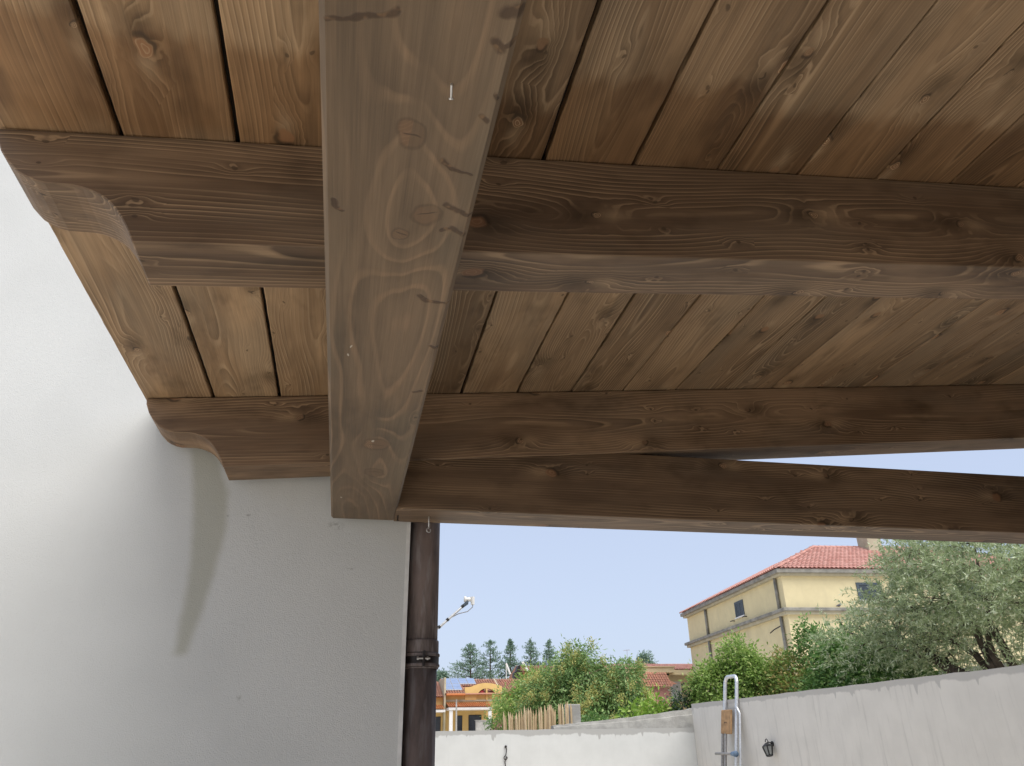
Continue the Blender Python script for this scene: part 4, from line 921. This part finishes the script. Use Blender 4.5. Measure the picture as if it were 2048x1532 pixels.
# olive tree: limbs, twigs with narrow leaves
def olive():
    rs = np.random.default_rng(77)
    base = Vector((8.75, 8.55, 0))
    t = thing('olive_tree', 'large grey green olive tree leaning over the grey wall', 'tree', tuple(base))
    m = MB()
    fork = Vector((8.35, 8.75, 1.9)) - base
    m.tube([(0,0,0), (-0.1, 0.05, 1.0), fork], [0.16, 0.13, 0.10], 10)
    fork2 = Vector((8.75, 8.2, 1.9)) - base
    m.tube([(0,0,0.3), (0.05, -0.15, 1.1), fork2], [0.12, 0.10, 0.07], 10)
    lobes = [((8.4,8.9,3.55),(1.2,1.35,0.85)), ((8.4,9.9,3.35),(0.95,0.85,0.80)), ((8.35,10.55,3.10),(0.8,0.75,0.55), 0.8), ((8.3,11.6,3.0),(0.6,0.75,0.42), 0.6), ((8.5,7.4,3.25),(1.1,1.2,0.70)),
             ((8.6,9.3,2.75),(0.9,1.3,0.5), 0.7), ((8.3,10.8,2.65),(0.6,0.9,0.35), 0.5), ((8.5,9.6,4.0),(0.9,0.8,0.42), 0.8)]
    limb_ends = [((8.25,9.15,3.2),0), ((8.3,10.2,3.3),0), ((8.3,11.2,3.1),0), ((8.5,9.0,4.0),0), ((8.5,7.6,3.4),1), ((8.8,8.4,3.7),1), ((8.3,7.2,3.3),1), ((8.4,9.9,4.1),0), ((8.3,10.4,2.7),0), ((8.3,11.9,3.2),0)]
    nodes = []
    for e, w_ in limb_ends:
        e = Vector(e) - base; f = fork2 if w_ else fork
        k = [f]
        for i in range(1, 6):
            p = f.lerp(e, i/5); p += Vector((rs.uniform(-.07,.07), rs.uniform(-.09,.09), 0.18*math.sin(math.pi*i/5)*rs.uniform(0.3,1.0))); k.append(p)
        m.tube(k, [0.068, 0.056, 0.045, 0.033, 0.022, 0.012], 7); nodes += k[2:]
    m.build('trunk', BARK, t, smooth=True)
    P, d = lobes_points(rs, lobes, 3000, 0.35)
    P = P - np.array(base)
    nd = np.array([tuple(q) for q in nodes])
    tw = MB(); Cs = []; Ds = []; Ns = []
    # secondary branches
    for i in rs.choice(len(P), 110, replace=False):
        j = np.argmin(((nd-P[i])**2).sum(1)); a = Vector(nd[j]); b = Vector(P[i]); md = a.lerp(b, .5) + Vector((0,0,rs.uniform(0, .12)))
        tw.tube([a, md, b], [0.012, 0.009, 0.005], 5)
    for i in range(len(P)):
        L = rs.uniform(0.22, 0.42); dr = d[i]*0.6 + rs.normal(size=3)*0.55 + np.array([0, 0, 0.35]); dr /= np.linalg.norm(dr)
        p0 = P[i]; droop = rs.uniform(0.1, 0.5)
        pts = [p0 + dr*L*s + np.array([0, 0, -droop*L*s*s]) for s in (0, .35, .7, 1.0)]
        if i % 6 == 0: tw.tube([tuple(q) for q in pts], [0.004, 0.003, 0.0025, 0.0015], 3, cap=False)
        nl = rs.integers(20, 30)
        s = np.linspace(0.05, 1.0, nl)
        c = p0 + dr*(L*s)[:, None] + np.stack([0*s, 0*s, -droop*L*s*s], 1)
        side = rand_dirs(rs, nl); dl = side*0.75 + dr*0.75
        Cs.append(c); Ds.append(dl); Ns.append(rand_dirs(rs, nl)*0.7 + np.array([0, 0, 0.8]))
    tw.build('twigs', BARK, t, kind='stuff')
    C = np.concatenate(Cs); D = np.concatenate(Ds); N = np.concatenate(Ns); n = len(C)
    V, Fa = leaves_mesh(C, D, N, rs.uniform(0.05, 0.085, n), rs.uniform(0.013, 0.020, n), 0.15)
    np_mesh('crown', V, Fa, L_OLIVE, t)
olive()

# distant conifers
def conifer(x, y, ztop, half, seed, label, zvis, skip=0.15, power=0.75):
    rs = np.random.default_rng(seed)
    t = thing('conifer', label, 'tree', (x, y, 0), 0.0, 'conifers on the skyline')
    MB().tube([(0,0,0), (rs.uniform(-.1,.1),0,ztop*0.5), (0,0,ztop-0.15)], [0.28, 0.18, 0.03], 8).build('trunk', BARK, t, smooth=True)
    Cs = []; Ds = []; m = MB()
    z = zvis - 2.5
    while z < ztop - 0.1:
        f = (ztop - z)/(ztop - zvis); rad = half*min(1.25, max(0.06, f**power))*rs.uniform(0.75, 1.15); nb = rs.integers(5, 8); ph = rs.uniform(0, 6.28)
        for b in range(nb):
            if rs.random() < skip: continue
            a = ph + 6.283*b/nb + rs.uniform(-.3, .3); Lb = rad*rs.uniform(0.6, 1.12)
            end = np.array([math.cos(a)*Lb, math.sin(a)*Lb, z + Lb*rs.uniform(0.05, 0.35)]); st = np.array([0, 0, z])
            m.tube([tuple(st), tuple(end)], [0.03, 0.01], 4, cap=False)
            nt = int(14 + 46*Lb/half); s = rs.uniform(0.25, 1.05, nt)
            c = st + (end-st)*s[:, None] + rs.normal(size=(nt, 3))*np.array([0.12, 0.12, 0.09])
            Cs.append(c); Ds.append((end-st)/max(Lb, .01)*0.5 + rs.normal(size=(nt, 3))*0.6 + np.array([0, 0, 0.5]))
        z += rs.uniform(0.26, 0.44)
    n0 = 60; Cs.append(np.array([0, 0, ztop-0.2]) + rs.normal(size=(n0, 3))*np.array([0.07, 0.07, 0.16])); Ds.append(rs.normal(size=(n0, 3))*0.5 + np.array([0, 0, 0.8]))
    m.build('branches', BARK, t)
    C = np.concatenate(Cs); D = np.concatenate(Ds); n = len(C)
    V, Fa = leaves_mesh(C, D, rand_dirs(rs, n), rs.uniform(0.18, 0.36, n), rs.uniform(0.06, 0.12, n), 0.2)
    np_mesh('crown', V, Fa, L_CON, t)
conifer(14.95, 95, 12.4, 2.9, 101, 'broad leftmost conifer on the skyline nearest the downpipe', 8.6, 0.05, 0.7)
conifer(17.6, 96, 12.9, 2.5, 102, 'open ragged second conifer from the downpipe on the skyline', 8.6, 0.42, 0.55)
conifer(19.9, 95, 12.9, 1.95, 103, 'slender pointed conifer in the middle of the skyline row', 8.6, 0.1, 0.95)
conifer(22.4, 95, 12.85, 1.8, 104, 'conifer rising over the distant red gable roof', 8.8, 0.3, 0.6)
conifer(24.8, 95, 12.8, 1.7, 105, 'rightmost conifer partly behind the loose green tree', 8.8, 0.35, 0.8)
make_tree('far_tree', 'dark green treetop peeping over the cream terrace roof', 'tree', (37.2, 95, 0), [((37.2,95,10.6),(1.0,1.0,0.75)), ((37.2,95,9.5),(1.4,1.2,1.0))], L_CON, 120, 40, 0.22, 0.25, 0.14, 31, trunk_r=0.2)
make_tree('far_tree', 'sliver of a distant treetop just beside the downpipe', 'tree', (11.4, 95, 0), [((11.35,95,8.6),(0.8,0.8,0.65)), ((11.3,95,7.6),(1.0,1.0,0.9))], L_CON, 100, 40, 0.2, 0.25, 0.14, 32, trunk_r=0.2)
